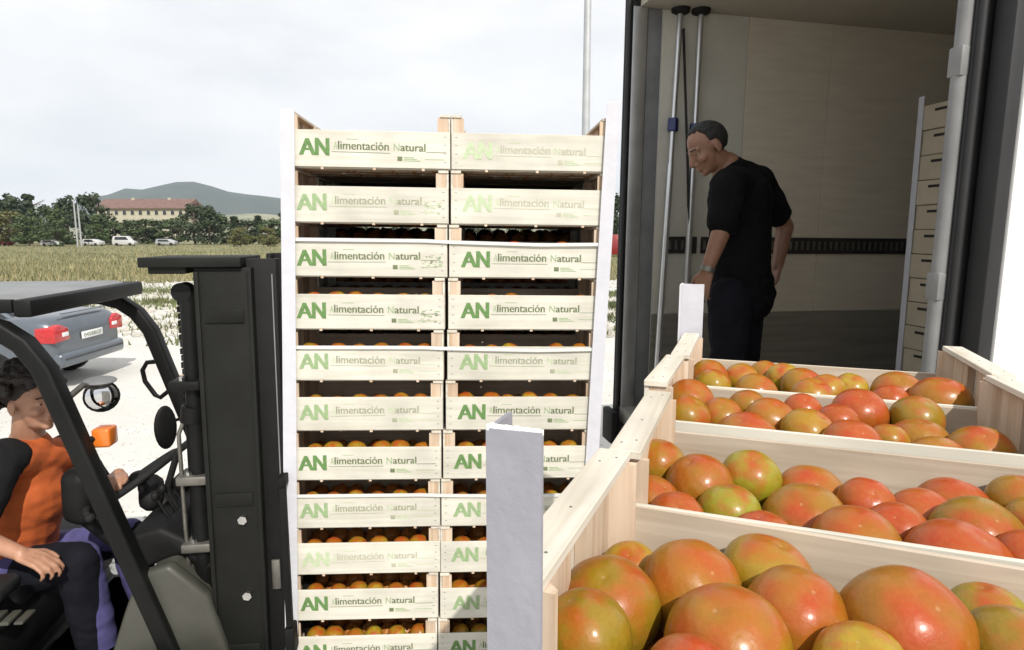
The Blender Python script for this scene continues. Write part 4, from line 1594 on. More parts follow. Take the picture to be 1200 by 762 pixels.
def guard_path(yy):
    p = [(-2.22, yy, .95), (-2.16, yy, 1.6), (-2.10, yy, 1.90), (-2.03, yy, 1.985), (-1.9, yy, 2.005)]
    p += [(-1.0, yy, 2.005), (-.90, yy, 2.0), (-.82, yy, 1.975), (-.755, yy, 1.925), (-.70, yy, 1.84)]
    p += [(-.40, yy, .86), (-.30, yy, .52)]
    return p


def rounded(w, h, r_, k=3):
    s = []
    for (cx_, cy_, a0) in ((w - r_, h - r_, 0), (-w + r_, h - r_, 90), (-w + r_, -h + r_, 180), (w - r_, -h + r_, 270)):
        for i in range(k + 1):
            t = R(a0 + 90 * i / k)
            s.append((cx_ + r_ * math.cos(t), cy_ + r_ * math.sin(t)))
    return s


for s in (-1, 1):
    mb = MB().tube(guard_path(s * .43), 0, sec=rounded(.030, .034, .012), up=(0, 1, 0))
    part("guard_pillar", mb, M['black_paint'], smooth=35)
mb = MB()
mb.prism([(-2.05, 2.045), (-.80, 2.045), (-.775, 2.03), (-.775, 2.07), (-.82, 2.082), (-2.05, 2.082)], -.40, .40, axis=1)
roofp = part("guard_roof", mb, M['roof_grey'], bevel=.008)
mb = MB()
mb.box(-.78, -.72, -.432, .432, 2.015, 2.075)
part("front_bar", mb, M['black_paint'], roofp, bevel=.012)
for x in (-1.9, -1.6, -1.3, -1.0):
    part("roof_bar", MB().box(x - .03, x + .03, -.40, .40, 2.008, 2.044), M['black_paint'], roofp, bevel=.006)
for s in (-1, 1):
    part("side_rail", MB().box(-2.0, -.782, s * .412 - .015, s * .412 + .015, 2.03, 2.075), M['black_paint'], roofp, bevel=.006)


def on_pillar(z, s):
    t = (1.84 - z) / (1.84 - .86)
    return Vector((-.70 + .30 * t, s * .43, z))


# indicators on both front pillars
for s, (px, py, y) in ((-1, (123, 511, 2.18)), (1, (214, 449, 3.0))):
    p = FL(px, py, y)
    mb = MB().box(-.030, .030, -.035, .035, -.034, .034)
    lamp = part("indicator_lamp", mb, M['orange_lens'], bevel=.010, segs=3)
    lamp.location = p
    lamp.rotation_euler = (0, R(-17), 0)
    q = on_pillar(p.z, s)
    mb = MB()
    mb.cyl(Vector((0, 0, 0)), q - p, .012, n=8)
    part("lamp_bracket", mb, M['plastic'], lamp)
    lamp.rotation_euler = (0, 0, 0)
# work lamp on the near pillar
p = FL(119, 464, 2.30)
mb = MB()
mt = Matrix.Rotation(math.pi / 2, 4, 'Y')
mb.lathe([(.02, -.075), (.045, -.06), (.058, -.02), (.060, .012), (.055, .014)], 20, mtx=mt)
wl = part("work_lamp", mb, M['plastic'], smooth=40)
wl.location = p
wl.rotation_euler = (0, 0, R(-62))
part("lens", MB().lathe([(.054, .012), (.05, .020), (.02, .026), (.001, .027)], 20, mtx=mt), M['mirror'], wl, smooth=60)
mb = MB()
mb.ell((0, 0, .058), (.075, .055, .012), nu=20)
part("lamp_visor", mb, M['roof_grey'], wl, smooth=60)
mb = MB()
q = on_pillar(p.z + .03, -1) - p
mb.tube([(0, 0, .03), (q.x * .5, q.y * .4, .06), (q.x, q.y, .02)], .011, n=8)
br = part("lamp_arm", mb, M['steel_dull'], smooth=60)
br.location = p
# black mirror and grab handle on the far pillar
p = FL(194, 501, 2.86)
mb = MB().ell((0, 0, 0), (.018, .055, .105), nu=20, nv=12)
mir = part("mirror", mb, M['plastic'], smooth=60)
mir.location = p
mir.rotation_euler = (0, 0, R(-38))
part("mirror_glass", MB().ell((-.012, 0, 0), (.009, .048, .095), nu=20, nv=12), M['mirror'], mir, smooth=60)
q = on_pillar(p.z + .02, 1) - p
part("mirror_arm", MB().cyl((0, 0, .02), q, .008, n=8), M['plastic'], None, smooth=60).location = p
hp = [FL(190, 423, 2.98), FL(172, 425, 2.98), FL(167, 434, 2.98), FL(170, 447, 2.98), FL(182, 463, 2.98), FL(188, 466, 2.98), FL(198, 458, 2.98)]
part("grab_handle", MB().tube(hp, .011, n=8), M['black_paint'], smooth=60)

# mast
TILT = Matrix.Rotation(R(0.6), 4, 'Y')
for s in (-1, 1):
    mb = MB()                                   # outer channel
    y0, y1 = (-.40, -.31) if s < 0 else (.31, .40)
    ya, yb = (y0, y0 + .022) if s < 0 else (y1 - .022, y1)
    mb.box(-.235, -.045, ya, yb, .12, 2.175, mtx=TILT)
    yc, yd = (ya + .022, ya + .08) if s < 0 else (yb - .08, yb - .022)
    mb.box(-.233, -.208, yc, yd, .12, 2.174, mtx=TILT)
    mb.box(-.072, -.047, yc, yd, .12, 2.174, mtx=TILT)
    omr = part("outer_mast_rail", mb, M['mast'], bevel=.004)
    yo = y0 - .007 if s < 0 else y1
    rim_ = MB()
    rim_.box(-.236, -.220, yo, yo + .007, .121, 2.16, mtx=TILT)
    part("rim_strip", rim_, M['mast'], omr, bevel=.003)
    rim_ = MB()
    rim_.box(-.060, -.044, yo, yo + .007, .121, 2.16, mtx=TILT)
    part("rim_strip", rim_, M['mast'], omr, bevel=.003)
    for zz in (.70, 1.30, 1.98):
        rim_ = MB()
        rim_.box(-.205, -.075, yo + .001, yo + .006, zz, zz + .05, mtx=TILT)
        part("gusset", rim_, M['mast'], omr, bevel=.002)
    mb = MB()                                   # inner channel
    s0 = -.34 if s < 0 else .34
    mb.box(-.150, .030, s0 - .011, s0 + .011, .14, 2.205, mtx=TILT)
    mb.box(.008, .029, min(s0, s0 - s * .07), max(s0, s0 - s * .07), .14, 2.204, mtx=TILT)
    mb.box(-.149, -.128, min(s0, s0 - s * .07), max(s0, s0 - s * .07), .14, 2.204, mtx=TILT)
    imr = part("inner_mast_rail", mb, M['plastic'], bevel=.004)
    wear_highlight = MB().box(-.062, -.056, s0 + (-.0125 if s < 0 else .0110), s0 + (-.0110 if s < 0 else .0125), .6, 2.05, mtx=TILT)  # pale strips stand for roller wear and the edge highlight together
    part("wear_highlight_strip", wear_highlight, M['steel_dull'], imr)
    wear_highlight = MB().box(.012, .016, s0 + (-.0125 if s < 0 else .0110), s0 + (-.0110 if s < 0 else .0125), .3, 2.15, mtx=TILT)
    part("wear_highlight_strip", wear_highlight, M['roof_grey'], imr)
    mb = MB()                                   # lift cylinder behind the rail
    yy = s * .30
    mb.cyl((-.285, yy, .82), (-.275, yy, 1.62), .036, n=16)
    mb.cyl((-.285, yy, 1.60), (-.278, yy, 1.66), .044, n=16)
    cyl_ = part("lift_cylinder", mb, M['black_paint'], smooth=40)
    part("piston_rod", MB().cyl((-.275, yy, 1.62), (-.27, yy, 2.10), .030, n=14), M['black_paint'], cyl_, smooth=40)
    part("cylinder_foot", MB().box(-.34, -.22, yy - .06, yy + .06, .775, .825), M['steel_dull'], cyl_, bevel=.008)
    mb = MB()
    mb.tube([(-.330, yy - .02, .84), (-.333, yy - .02, 1.2), (-.330, yy - .025, 1.56), (-.30, yy - .02, 1.63)], .008, n=8)
    part("pipe", mb, M['steel_dull'], cyl_, smooth=60)
    # chain hanging down beside the piston
    mb = MB()
    for k in range(46):
        z = 2.06 - k * .026
        w_ = .010 if k % 2 else .016
        mb.box(-.318, -.303, yy + .03 - w_, yy + .03 + w_, z, z + .021)
    ch = part("lift_chain", mb, M['mast'])
    ch['kind'] = 'stuff'
    mb = MB()
    mt = Matrix.Translation((-.285, yy, 2.085)) @ Matrix.Rotation(math.pi / 2, 4, 'X')
    mb.lathe([(.012, -.03), (.034, -.03), (.034, -.022), (.026, -.018), (.026, .018), (.034, .022), (.034, .03), (.012, .03)], 20, mtx=mt)
    part("chain_pulley", mb, M['black_paint'], smooth=40)
    for z in (1.385, 1.745, 1.12):
        mb = MB()
        mb.box(-.345, -.236, yy - .055, yy + .055, z - .018, z + .018)
        cp = part("cylinder_clamp", mb, M['steel_dull'] if z != 1.745 else M['black_paint'], bevel=.008)
        mb = MB()
        for yq in (-.035, .035):
            mb.cyl((-.30, yy + yq, z + .016), (-.30, yy + yq, z + .032), .011, n=6)
        part("bolt", mb, M['steel'], cp)
# cross ties
for k, (z0, z1, x0, x1) in enumerate(((2.155, 2.19, -.36, -.235), (1.44, 1.52, -.232, -.20), (.62, .72, -.232, -.20))):
    mb = MB().box(x0, x1, -.405 if k == 0 else -.306, .405 if k == 0 else .306, z0, z1)
    part("cross_tie", mb, M['mast'], bevel=.006)
mb = MB().box(-.385, -.05, -.42, -.14, 2.178, 2.212)
part("top_plate", mb, M['mast'], bevel=.004)
for z in (.95, 1.25):
    part("bolt", MB().cyl((-.10, -.402, z), (-.10, -.418, z), .017, n=6), M['steel'])
part("latch_plate", MB().box(-.02, .012, -.366, -.352, .94, 1.06), M['steel_dull'], bevel=.004)
# carriage, load back rest, forks
for z in (.36, .72):
    part("carriage_bar", MB().box(.036, .072, -.46, .46, z, z + .11), M['black_paint'], bevel=.006)
for s in (-1, 1):
    part("carriage_plate", MB().box(-.10, .034, s * .27 - .012, s * .27 + .012, .30, .92), M['black_paint'], bevel=.004)
    mb = MB()
    mb.prism([(.074, .31), (.074, .92), (.108, .92), (.114, .36), (.125, .345), (1.16, .335), (1.18, .325), (1.16, .312)], s * .24 - .05, s * .24 + .05, axis=1)
    part("fork", mb, M['black_paint'], bevel=.004)
mb = MB()
for y in np.linspace(-.44, .44, 6):
    mb.box(.042, .066, y - .012, y + .012, .832, 1.38)
mb.box(.04, .068, -.455, .455, 1.382, 1.42)
part("load_backrest", mb, M['black_paint'], bevel=.003)
# hoses
for k, pts in enumerate(([(-.30, -.20, 1.52), (-.40, -.16, 1.44), (-.46, -.14, 1.28), (-.40, -.14, 1.12), (-.33, -.16, 1.02)],
                         [(-.27, -.12, 1.46), (-.36, -.05, 1.32), (-.38, -.02, 1.16), (-.30, 0, 1.0)],
                         [(-.36, .12, 1.15), (-.28, .20, 1.22), (-.24, .25, 1.25)])):
    part("hydraulic_hose", MB().tube([Vector(p) for p in pts], .014, n=8), M['rubber'], smooth=60)
# wheels
for x, r_, wd in ((-.36, .30, .2), (-1.95, .25, .18)):
    for s in (-1, 1):
        wheel(FK, x, s * .52, r_, r_, wd, M['cowl'])
for s in (-1, 1):
    mb = MB()
    pts = [(-.36 + .37 * math.cos(t), 0, .30 + .37 * math.sin(t)) for t in np.linspace(R(15), R(150), 9)]
    mb.tube([(p[0], s * .52, p[2]) for p in pts], 0, sec=[(-.12, -.012), (.12, -.012), (.12, .012), (-.12, .012)], up=(0, 1, 0))
    part("fender", mb, M['black_paint'])


# ------------------------------------------------------------------ people
def head_parts(mb, c, F, U, scale=1.0, nose=1.0, ear=True):
    """skull, jaw, brow, nose, lips, chin, ears; F looks out of the face, U points up"""
    F = F.normalized()
    U = (U - F * U.dot(F)).normalized()
    L = U.cross(F)
    rot = Matrix((F, L, U)).transposed()

    def H(f, l, u):
        return c + (F * f + L * l + U * u) * scale
    s = scale
    mb.ell(H(-.012, 0, .03), (.098 * s, .077 * s, .088 * s), rot, 20, 14)
    mb.ell(H(.028, 0, -.025), (.066 * s, .062 * s, .085 * s), rot, 20, 14)
    mb.ell(H(.030, 0, -.075), (.052 * s, .048 * s, .042 * s), rot, 16, 10)
    mb.ell(H(.070, 0, -.098), (.020 * s, .024 * s, .018 * s), rot)            # chin
    for l in (-1, 1):
        mb.cap(H(.086, l * .012, .022), .011 * s, H(.070, l * .046, .018), .010 * s)      # brow
        mb.ell(H(.062, l * .040, -.030), (.028 * s, .024 * s, .022 * s), rot)           # cheek
        if ear:
            mb.ell(H(-.012, l * .080, -.012), (.020 * s, .009 * s, .032 * s), rot)
            mb.ell(H(-.008, l * .080, -.034), (.012 * s, .008 * s, .014 * s), rot)
        mb.ell(H(.096, l * .011, -.046), (.011 * s, .010 * s, .009 * s), rot)           # nostril wings
    mb.cap(H(.090, 0, .012), .010 * s, H(.113 * nose, 0, -.036), .0125 * s)               # nose
    mb.ell(H(.091, 0, -.066), (.011 * s, .023 * s, .0065 * s), rot)                       # upper lip
    mb.ell(H(.088, 0, -.078), (.011 * s, .020 * s, .007 * s), rot)                        # lower lip
    return H, rot


def hand_parts(mb, wrist, d, back, thumb_side, curl=0.5, spread=0.10, s=1.0):
    """palm, four fingers of different length, thumb leaving the side of the palm"""
    d = d.normalized()
    back = (back - d * back.dot(d)).normalized()
    lat = d.cross(back) * thumb_side
    lens = [(.042, .026, .020), (.046, .030, .021), (.043, .027, .021), (.034, .021, .019)]
    for k in range(4):
        o = (1.5 - k) * .0195
        base = wrist + lat * o * .75 + d * .012
        kn = wrist + lat * o * 1.02 + d * (.088 - .004 * abs(k - 1)) * s + back * (.002 - .002 * abs(k - 1.5))
        mb.cap(base, .0125, kn, .0105, 10)
        p = kn
        dd = (d + lat * spread * (1.5 - k) * .5).normalized()
        for j, l in enumerate(lens[k]):
            ang = curl * (0.55 + .35 * j + .06 * k)
            q_ = Matrix.Rotation(-ang * thumb_side, 3, lat)
            dd = q_ @ dd
            e = p + dd * l * s
            mb.cap(p, .0094 - .0009 * j, e, .0086 - .0009 * j, 10)
            p = e
    t0 = wrist + lat * .022 + d * .028
    t1 = t0 + (lat * .85 + d * .75 - back * .25).normalized() * .036
    t2 = t1 + (lat * .30 + d * .95 - back * .35).normalized() * .030
    t3 = t2 + (lat * .05 + d * .95 - back * .45).normalized() * .024
    mb.cap(t0, .0135, t1, .0110)
    mb.cap(t1, .0105, t2, .0098)
    mb.cap(t2, .0096, t3, .0080)


def shift(mb, o):
    mb.v = [tuple(Vector(p) - o) for p in mb.v]
    return mb


def eyes(parent, H, o, s=1.0):
    for l in (-1, 1):
        e = MB().ell(H(.0695, l * .031, .002) - o, (.0125 * s,) * 3, None, 14, 10)
        eo = obj("eye", e.mesh("eye", M['eye'], smooth=180), parent)
        e = MB().ell(H(.0788, l * .032, .0005) - o, (.0052 * s,) * 3, None, 10, 8)
        obj("iris", e.mesh("iris", M['iris'], smooth=180), eo)
        bw = MB()
        bw.cap(H(.0925, l * .016, .028) - o, .0042 * s, H(.0800, l * .050, .026) - o, .0030 * s, 8)
        obj("eyebrow", bw.mesh("eyebrow", M['hair'], smooth=180), parent)
        lid = MB().ell(H(.0705, l * .031, .0065) - o, (.0140 * s, .0140 * s, .0095 * s), None, 12, 8)
        obj("eyelid", lid.mesh("eyelid", parent.children[0].data.materials[0], smooth=180), eo)


def feet_shoe(parent, ankle, d, o):
    mb = MB()
    d = d.normalized()
    mb.cap(ankle + Vector((0, 0, -.02)), .045, ankle + d * .12 + Vector((0, 0, -.045)), .038)
    mb.cap(ankle + d * .10 + Vector((0, 0, -.048)), .038, ankle + d * .18 + Vector((0, 0, -.052)), .032)
    mb.cap(ankle - d * .05 + Vector((0, 0, -.045)), .036, ankle + Vector((0, 0, -.04)), .04)
    obj("shoe", organic("shoe", shift(mb, o), M['rubber'], .008, 3), parent)


# ---- driver in the seat
DO = W(28, 650, 2.56)
DO = Vector((DO.x, DO.y, .94))
DR = empty("person", DO)
tag(DR, "young man with dark curly hair in an orange t-shirt with black sleeves, driving the forklift", "person")
hc = W(38, 470, 2.50)
Fd = Vector((.965, -.22, -.03))
Ud = Vector((.10, 0, 1))
neck = W(33, 517, 2.53)
shR, shL = W(-1, 541, 2.36), W(86, 532, 2.74)
elR, wrR = W(-30, 628, 2.24), W(24, 649, 2.20)
elL, wrL = W(124, 583, 2.80), W(139, 556, 2.60)
chest, belly, pelv = W(30, 575, 2.55), W(22, 615, 2.56), W(20, 655, 2.57)
hipR, hipL = W(22, 672, 2.46), W(45, 655, 2.68)
knR, knL = W(93, 656, 2.36), W(150, 628, 2.68)
anR, anL = W(128, 790, 2.44), W(178, 730, 2.72)
b = MB()
H, _ = head_parts(b, hc, Fd, Ud, 0.98)
b.cap(hc + Vector((-.02, 0, -.05)), .055, neck, .060, 14)
b.cap(neck, .07, chest, .13, 16)
b.cap(shR, .06, shL, .06)
b.cap(chest, .13, belly, .125, 16)
b.cap(belly, .12, pelv, .13, 16)
for (s_, e_, w_) in ((shR, elR, wrR), (shL, elL, wrL)):
    b.cap(s_, .052, e_, .040)
    b.cap(e_, .039, w_, .027)
hand_parts(b, wrR, Vector((.93, -.05, -.30)), Vector((.25, -.25, 1)), -1, .62)
wl_t = wc
hand_parts(b, wrL, (FM @ (wc + (a * 0 + Vector((-.02, -.15, .02))))) - wrL, Vector((.1, .1, 1)), 1, .75)
for (h_, k_, n_) in ((hipR, knR, anR), (hipL, knL, anL)):
    b.cap(h_, .080, k_, .055)
    b.cap(k_, .054, n_, .038)
obj("body", organic("body", shift(b, DO), M['skin'], .0058, 3), DR)
eyes(DR, H, DO, .98)
# curly hair
rh_ = random.Random(5)
hb_ = MB()
hb_.ell(H(-.034, 0, .056), (.104, .092, .088), None)
for k in range(680):
    th, ph = rh_.uniform(0, 2 * math.pi), math.acos(rh_.uniform(-.62, 1))
    f_, l_, u_ = math.sin(ph) * math.cos(th), math.sin(ph) * math.sin(th), math.cos(ph)
    if f_ > .45 and u_ < .36:
        continue
    if f_ > .0 and u_ < -.02:
        continue
    if f_ > -.25 and u_ < -.35:
        continue
    q = H(-.030 + f_ * .131, l_ * .118, .044 + u_ * .119)
    rr = rh_.uniform(.012, .021)
    hb_.ell(q + Vector((rh_.uniform(-.008, .008),) * 3), (rr, rr, rr * rh_.uniform(.7, 1.1)), None, 8, 6)
obj("hair", organic("hair", shift(hb_, DO), M['hair'], .0052, 1, wrinkle=.004, wscale=60), DR)
mo = MB().ell(H(.094, 0, -.072) - DO, (.006, .018, .0035), Matrix((Fd, Vector((0, 1, 0)), Vector((0, 0, 1)))).transposed())
obj("mouth", mo.mesh("mouth", M['lip'], smooth=180), DR)
# t-shirt
b = MB()
b.cap(neck + Vector((.0, 0, -.035)), .085, chest, .155, 18)
b.cap(chest, .155, belly, .150, 18)
b.cap(belly, .150, pelv + Vector((0, 0, .045)), .150, 18)
b.cap(shR + (shL - shR) * .16, .075, shL + (shR - shL) * .16, .075, 14)
obj("tshirt", organic("tshirt", shift(b, DO), M['tee_orange'], .008, 6, wrinkle=.011, wscale=8), DR)
for (s_, e_, nm) in ((shR, elR, 0), (shL, elL, 1)):
    b = MB()
    inn = (shL - shR) * (.10 if nm == 0 else -.10)
    b.cap(s_ + inn + Vector((0, 0, .01)), .082, s_, .078)
    b.cap(s_, .078, s_ + (e_ - s_) * .72, .066)
    obj("sleeve", organic("sleeve", shift(b, DO), M['sleeve'], .008, 4, wrinkle=.008, wscale=10), DR)
# trousers, blue with black lower legs
b = MB()
b.cap(pelv, .150, (hipR + hipL) / 2, .145, 16)
for (h_, k_, n_) in ((hipR, knR, anR), (hipL, knL, anL)):
    b.cap(h_, .102, k_, .074)
    b.cap(k_, .075, n_, .058)
obj("trousers", organic("trousers", shift(b, DO), M['pants_blue'], .0085, 5, wrinkle=.011, wscale=8), DR)
b = MB()
b.cap(hipR + (knR - hipR) * .36 + Vector((0, -.012, .004)), .098, knR + Vector((0, -.014, 0)), .078)
b.cap(knR + Vector((0, -.014, 0)), .079, knR + (anR - knR) * .85 + Vector((-.022, -.012, 0)), .060)
b.cap(hipL + (knL - hipL) * .72 + Vector((.008, -.004, 0)), .078, knL + Vector((.012, 0, 0)), .070)
b.cap(knL + Vector((.012, 0, 0)), .070, knL + (anL - knL) * .8 + Vector((.010, 0, 0)), .058)
kp_ = organic("knee_patch", shift(b, DO), M['pants_dark'], .0085, 5, wrinkle=.008, wscale=8)
obj("knee_patch", kp_, DR)
feet_shoe(DR, anR, Vector((.9, .1, 0)), DO)
feet_shoe(DR, anL, Vector((.9, .1, 0)), DO)

# ------------------------------------------------------------------ lorry
TA = R(12)
TU = Vector((math.cos(TA), math.sin(TA), 0))     # into the lorry
TV = Vector((math.sin(TA), -math.cos(TA), 0))    # across its rear opening, towards the camera
TO = Vector((0.715, 4.11, 0))
FLZ = 1.15
LO = empty("lorry", TO, (0, 0, TA))
tag(LO, "white refrigerated lorry with its rear opening towards the crates and one door folded back", "lorry")


def T3(u, v, z):
    """lorry coordinates to its local axes: x into the body, y = -v"""
    return (u, -v, z)


def tbox(mb, u0, u1, v0, v1, z0, z1, mi=0):
    return mb.box(u0, u1, -v1, -v0, z0, z1, mi)


LEN, WID, HT = 6.4, 2.336, 2.53
TILT_L = -R(0.9)


def lpart(name, mb, m, parent=None, bevel=0.0, smooth=None, segs=2):
    return obj(name, mb.mesh(name, m, bevel=bevel, smooth=smooth, segs=segs), parent if parent is not None else LO)


# inner lining of the far side: panels with thin joints
wall = lpart("side_wall", tbox(MB(), .20, LEN, -.080, -.020, FLZ, FLZ + HT + .1), M['truck_white'])
edges_u = [.205, 1.42, 2.64, 3.86, 5.08, LEN - .01]
edges_u = [.205, .80] + edges_u[1:]
for k in range(6):
    lpart("lining_panel", tbox(MB(), edges_u[k], edges_u[k + 1] - .004, -.019, -.008, FLZ + .62, FLZ + HT), M['liner_lit'] if k == 0 else M['liner'], wall, bevel=.0015, segs=1)
for k in range(3):
    lpart("kick_plate", tbox(MB(), .205 + k * 2.06, .205 + (k + 1) * 2.06 - .004, -.019, -.001, FLZ, FLZ + .615), M['kick'], wall, bevel=.002, segs=1)
# cargo rail with its rows of slots
for (u0, u1) in ((.28, .50), (.53, .72), (.95, LEN - .05)):
    mb = tbox(MB(), u0, u1, -.007, .004, FLZ + 1.02, FLZ + 1.13)
    rail = lpart("cargo_rail", mb, M['rail_dark'], wall, bevel=.002, segs=1)
    mb = MB()
    n = int((u1 - u0) / .045)
    for k in range(n):
        u = u0 + .015 + k * .045
        tbox(mb, u, u + .018, .0045, .0075, FLZ + 1.045, FLZ + 1.105)
    sl = lpart("rail_slots", mb, M['steel_dull'], rail)
    sl['kind'] = 'stuff'
near = lpart("side_wall", tbox(MB(), .12, LEN, WID, WID + .075, FLZ - .02, FLZ + HT + .1), M['truck_white'])
lpart("lining_panel", tbox(MB(), .13, LEN - .01, WID - .012, WID - .001, FLZ + .001, FLZ + HT), M['liner'], near)
lpart("ceiling", tbox(MB(), .05, LEN, -.018, WID - .013, FLZ + HT + .001, FLZ + HT + .09), M['ceiling'])
lpart("roof_skin", tbox(MB(), .03, LEN + .02, -.09, WID + .08, FLZ + HT + .102, FLZ + HT + .125), M['truck_white'])
lpart("floor", tbox(MB(), 0, LEN, -.018, WID - .013, FLZ - .10, FLZ - .001), M['floor_alu'])
lpart("front_wall", tbox(MB(), LEN + .001, LEN + .07, -.085, WID + .075, FLZ - .1, FLZ + HT + .1), M['liner'])
# rear frame: posts, header, sill, gaskets
lpart("door_post", tbox(MB(), 0, .10, -.075, -.005, FLZ - .22, FLZ + HT + .13), M['frame_black'], bevel=.012)
lpart("inner_post", tbox(MB(), .102, .198, -.080, -.010, FLZ, FLZ + HT), M['roof_grey'], bevel=.004)
lpart("edge_strip", tbox(MB(), .002, .094, -.004, .004, FLZ - .02, FLZ + HT), M['alu'], bevel=.001)
lpart("door_post", tbox(MB(), 0, .115, WID + .001, WID + .080, FLZ - .22, FLZ + HT + .13), M['frame_black'], bevel=.012)
lpart("header", tbox(MB(), 0, .10, -.004, WID, FLZ + HT + .092, FLZ + HT + .13), M['frame_black'], bevel=.006)
lpart("rear_sill", tbox(MB(), -.03, .06, -.075, WID + .08, FLZ - .22, FLZ - .105), M['frame_black'], bevel=.01)
for zz in (-.10,):
    for v in (-.02, WID + .02):
        lpart("buffer", tbox(MB(), -.085, -.032, v - .09, v + .09, FLZ - .24, FLZ - .02), M['rubber'], bevel=.015)
# rubber gasket strips along the opening, and the lock rod with its collars on the near post
for k, (u0, v0) in enumerate(((-.022, -.030), (-.022, -.062))):
    lpart("gasket", MB().cyl(T3(u0 + .012, v0, FLZ - .1), T3(u0 + .012, v0, FLZ + HT + .1), .017, n=10), M['gasket'], smooth=60)
rod = lpart("lock_rod", MB().cyl(T3(-.022, WID + .040, FLZ - .2), T3(-.022, WID + .040, FLZ + HT + .1), .021, n=18), M['rod_grey'], smooth=40)
for z in (FLZ + .995, FLZ + 1.60, FLZ + .2):
    mb = tbox(MB(), -.044, .0, WID + .018, WID + .062, z - .04, z + .04)
    lpart("rod_bracket", mb, M['bracket_grey'], rod, bevel=.006)
for k, v in enumerate((WID + .066, WID + .078)):
    lpart("gasket", MB().cyl(T3(-.008, v, FLZ - .1), T3(-.008, v, FLZ + HT + .1), .012, n=10), M['gasket'], smooth=60)
# near door folded right round against the outside of the body
door = lpart("rear_door", tbox(MB(), .06, 1.26, WID + .095, WID + .158, FLZ - .05, FLZ + HT + .08), M['truck_white'], bevel=.008)
lpart("door_edge", tbox(MB(), .012, .058, WID + .090, WID + .154, FLZ - .05, FLZ + HT + .08), M['gasket'], door, bevel=.008)
door2 = lpart("rear_door", tbox(MB(), .13, 1.33, -.150, -.090, FLZ - .05, FLZ + HT + .08), M['truck_white'], bevel=.008)
lpart("door_edge", tbox(MB(), .102, .128, -.146, -.092, FLZ - .05, FLZ + HT + .08), M['gasket'], door2, bevel=.008)
# running gear
for v in (.75, 1.63):
    lpart("chassis_beam", tbox(MB(), .1, LEN, v - .05, v + .05, FLZ - .36, FLZ - .102), M['frame_black'])
lpart("underrun_bar", tbox(MB(), .05, .15, .1, WID - .1, .48, .60), M['frame_black'], bevel=.01)
for v in (.7, 1.7):
    lpart("bar_bracket", tbox(MB(), .08, .14, v - .04, v + .04, .601, FLZ - .222), M['frame_black'])
for v in (.25, WID - .25):
    lpart("tail_lamp", tbox(MB(), .03, .075, v - .18, v + .18, .66, .78), M['red_lens'], bevel=.01)
for u in (1.9, 3.1):
    for v in (.20, WID - .20):
        wheel(LO, u, -v, .48, .48, .30, M['truck_white'])
    lpart("axle", MB().cyl(T3(u, .3, .48), T3(u, WID - .3, .48), .06, n=12), M['frame_black'], smooth=40)
for u in (1.3,):
    lpart("mud_flap", tbox(MB(), u, u + .012, .02, .42, .30, .95), M['rubber'])
LO.rotation_euler = (0, R(0.5), TA)

# cargo bars leaning by the far wall
def cargo_bar(px0, py0, px1, py1, y0, y1, label, clamp_z):
    p0, p1 = W(px0, py0, y0), W(px1, py1, y1)
    d = (p0 - p1)
    L = d.length
    c = empty("cargo_bar", p1)
    c.rotation_euler = d.to_track_quat('Z', 'Y').to_euler()
    tag(c, label, "cargo bar", "cargo bars at the lorry wall")
    obj("lower_tube", MB().cyl((0, 0, 0), (0, 0, L * .62), .021, n=16).mesh("lower_tube", M['alu'], smooth=40), c)
    obj("upper_tube", MB().cyl((0, 0, L * .62), (0, 0, L * .985), .017, n=16).mesh("upper_tube", M['alu'], smooth=40), c)
    k = MB().box(-.028, .028, -.026, .026, L * clamp_z - .042, L * clamp_z + .042)
    obj("clamp", k.mesh("clamp", M['blue_clamp'], bevel=.008), c)
    f_ = MB().lathe([(.02, L * .98), (.055, L * .985), (.060, L * .997), (.03, L)], 18)
    obj("rubber_foot", f_.mesh("rubber_foot", M['rubber'], smooth=40), c)
    f_ = MB().lathe([(.03, -.005), (.060, .0), (.055, .02), (.02, .03)], 18)
    obj("rubber_foot", f_.mesh("rubber_foot", M['rubber'], smooth=40), c)
    return c


p_b = W(766, 478, 4.05)
cargo_bar(798, 7, 767, 478, 4.16, 4.02, "left aluminium cargo bar leaning at the lorry wall, with blue clamp", .715)
cargo_bar(822, 8, 797, 470, 4.17, 4.08, "right aluminium cargo bar at the lorry wall, passing behind the man", .70)
# dark strap hanging beside the bars
s0, s1, s2 = W(801, 34, 4.15), W(806, 200, 4.12), W(809, 430, 4.12)
st_ = MB().tube([s0, s1, s2], 0, sec=[(-.004, -.016), (.004, -.016), (.004, .016), (-.004, .016)], up=(0, 1, 0))
tag(obj("hanging_strap", st_.mesh("hanging_strap", M['gasket'])), "black strap hanging between the two cargo bars inside the lorry", "strap")

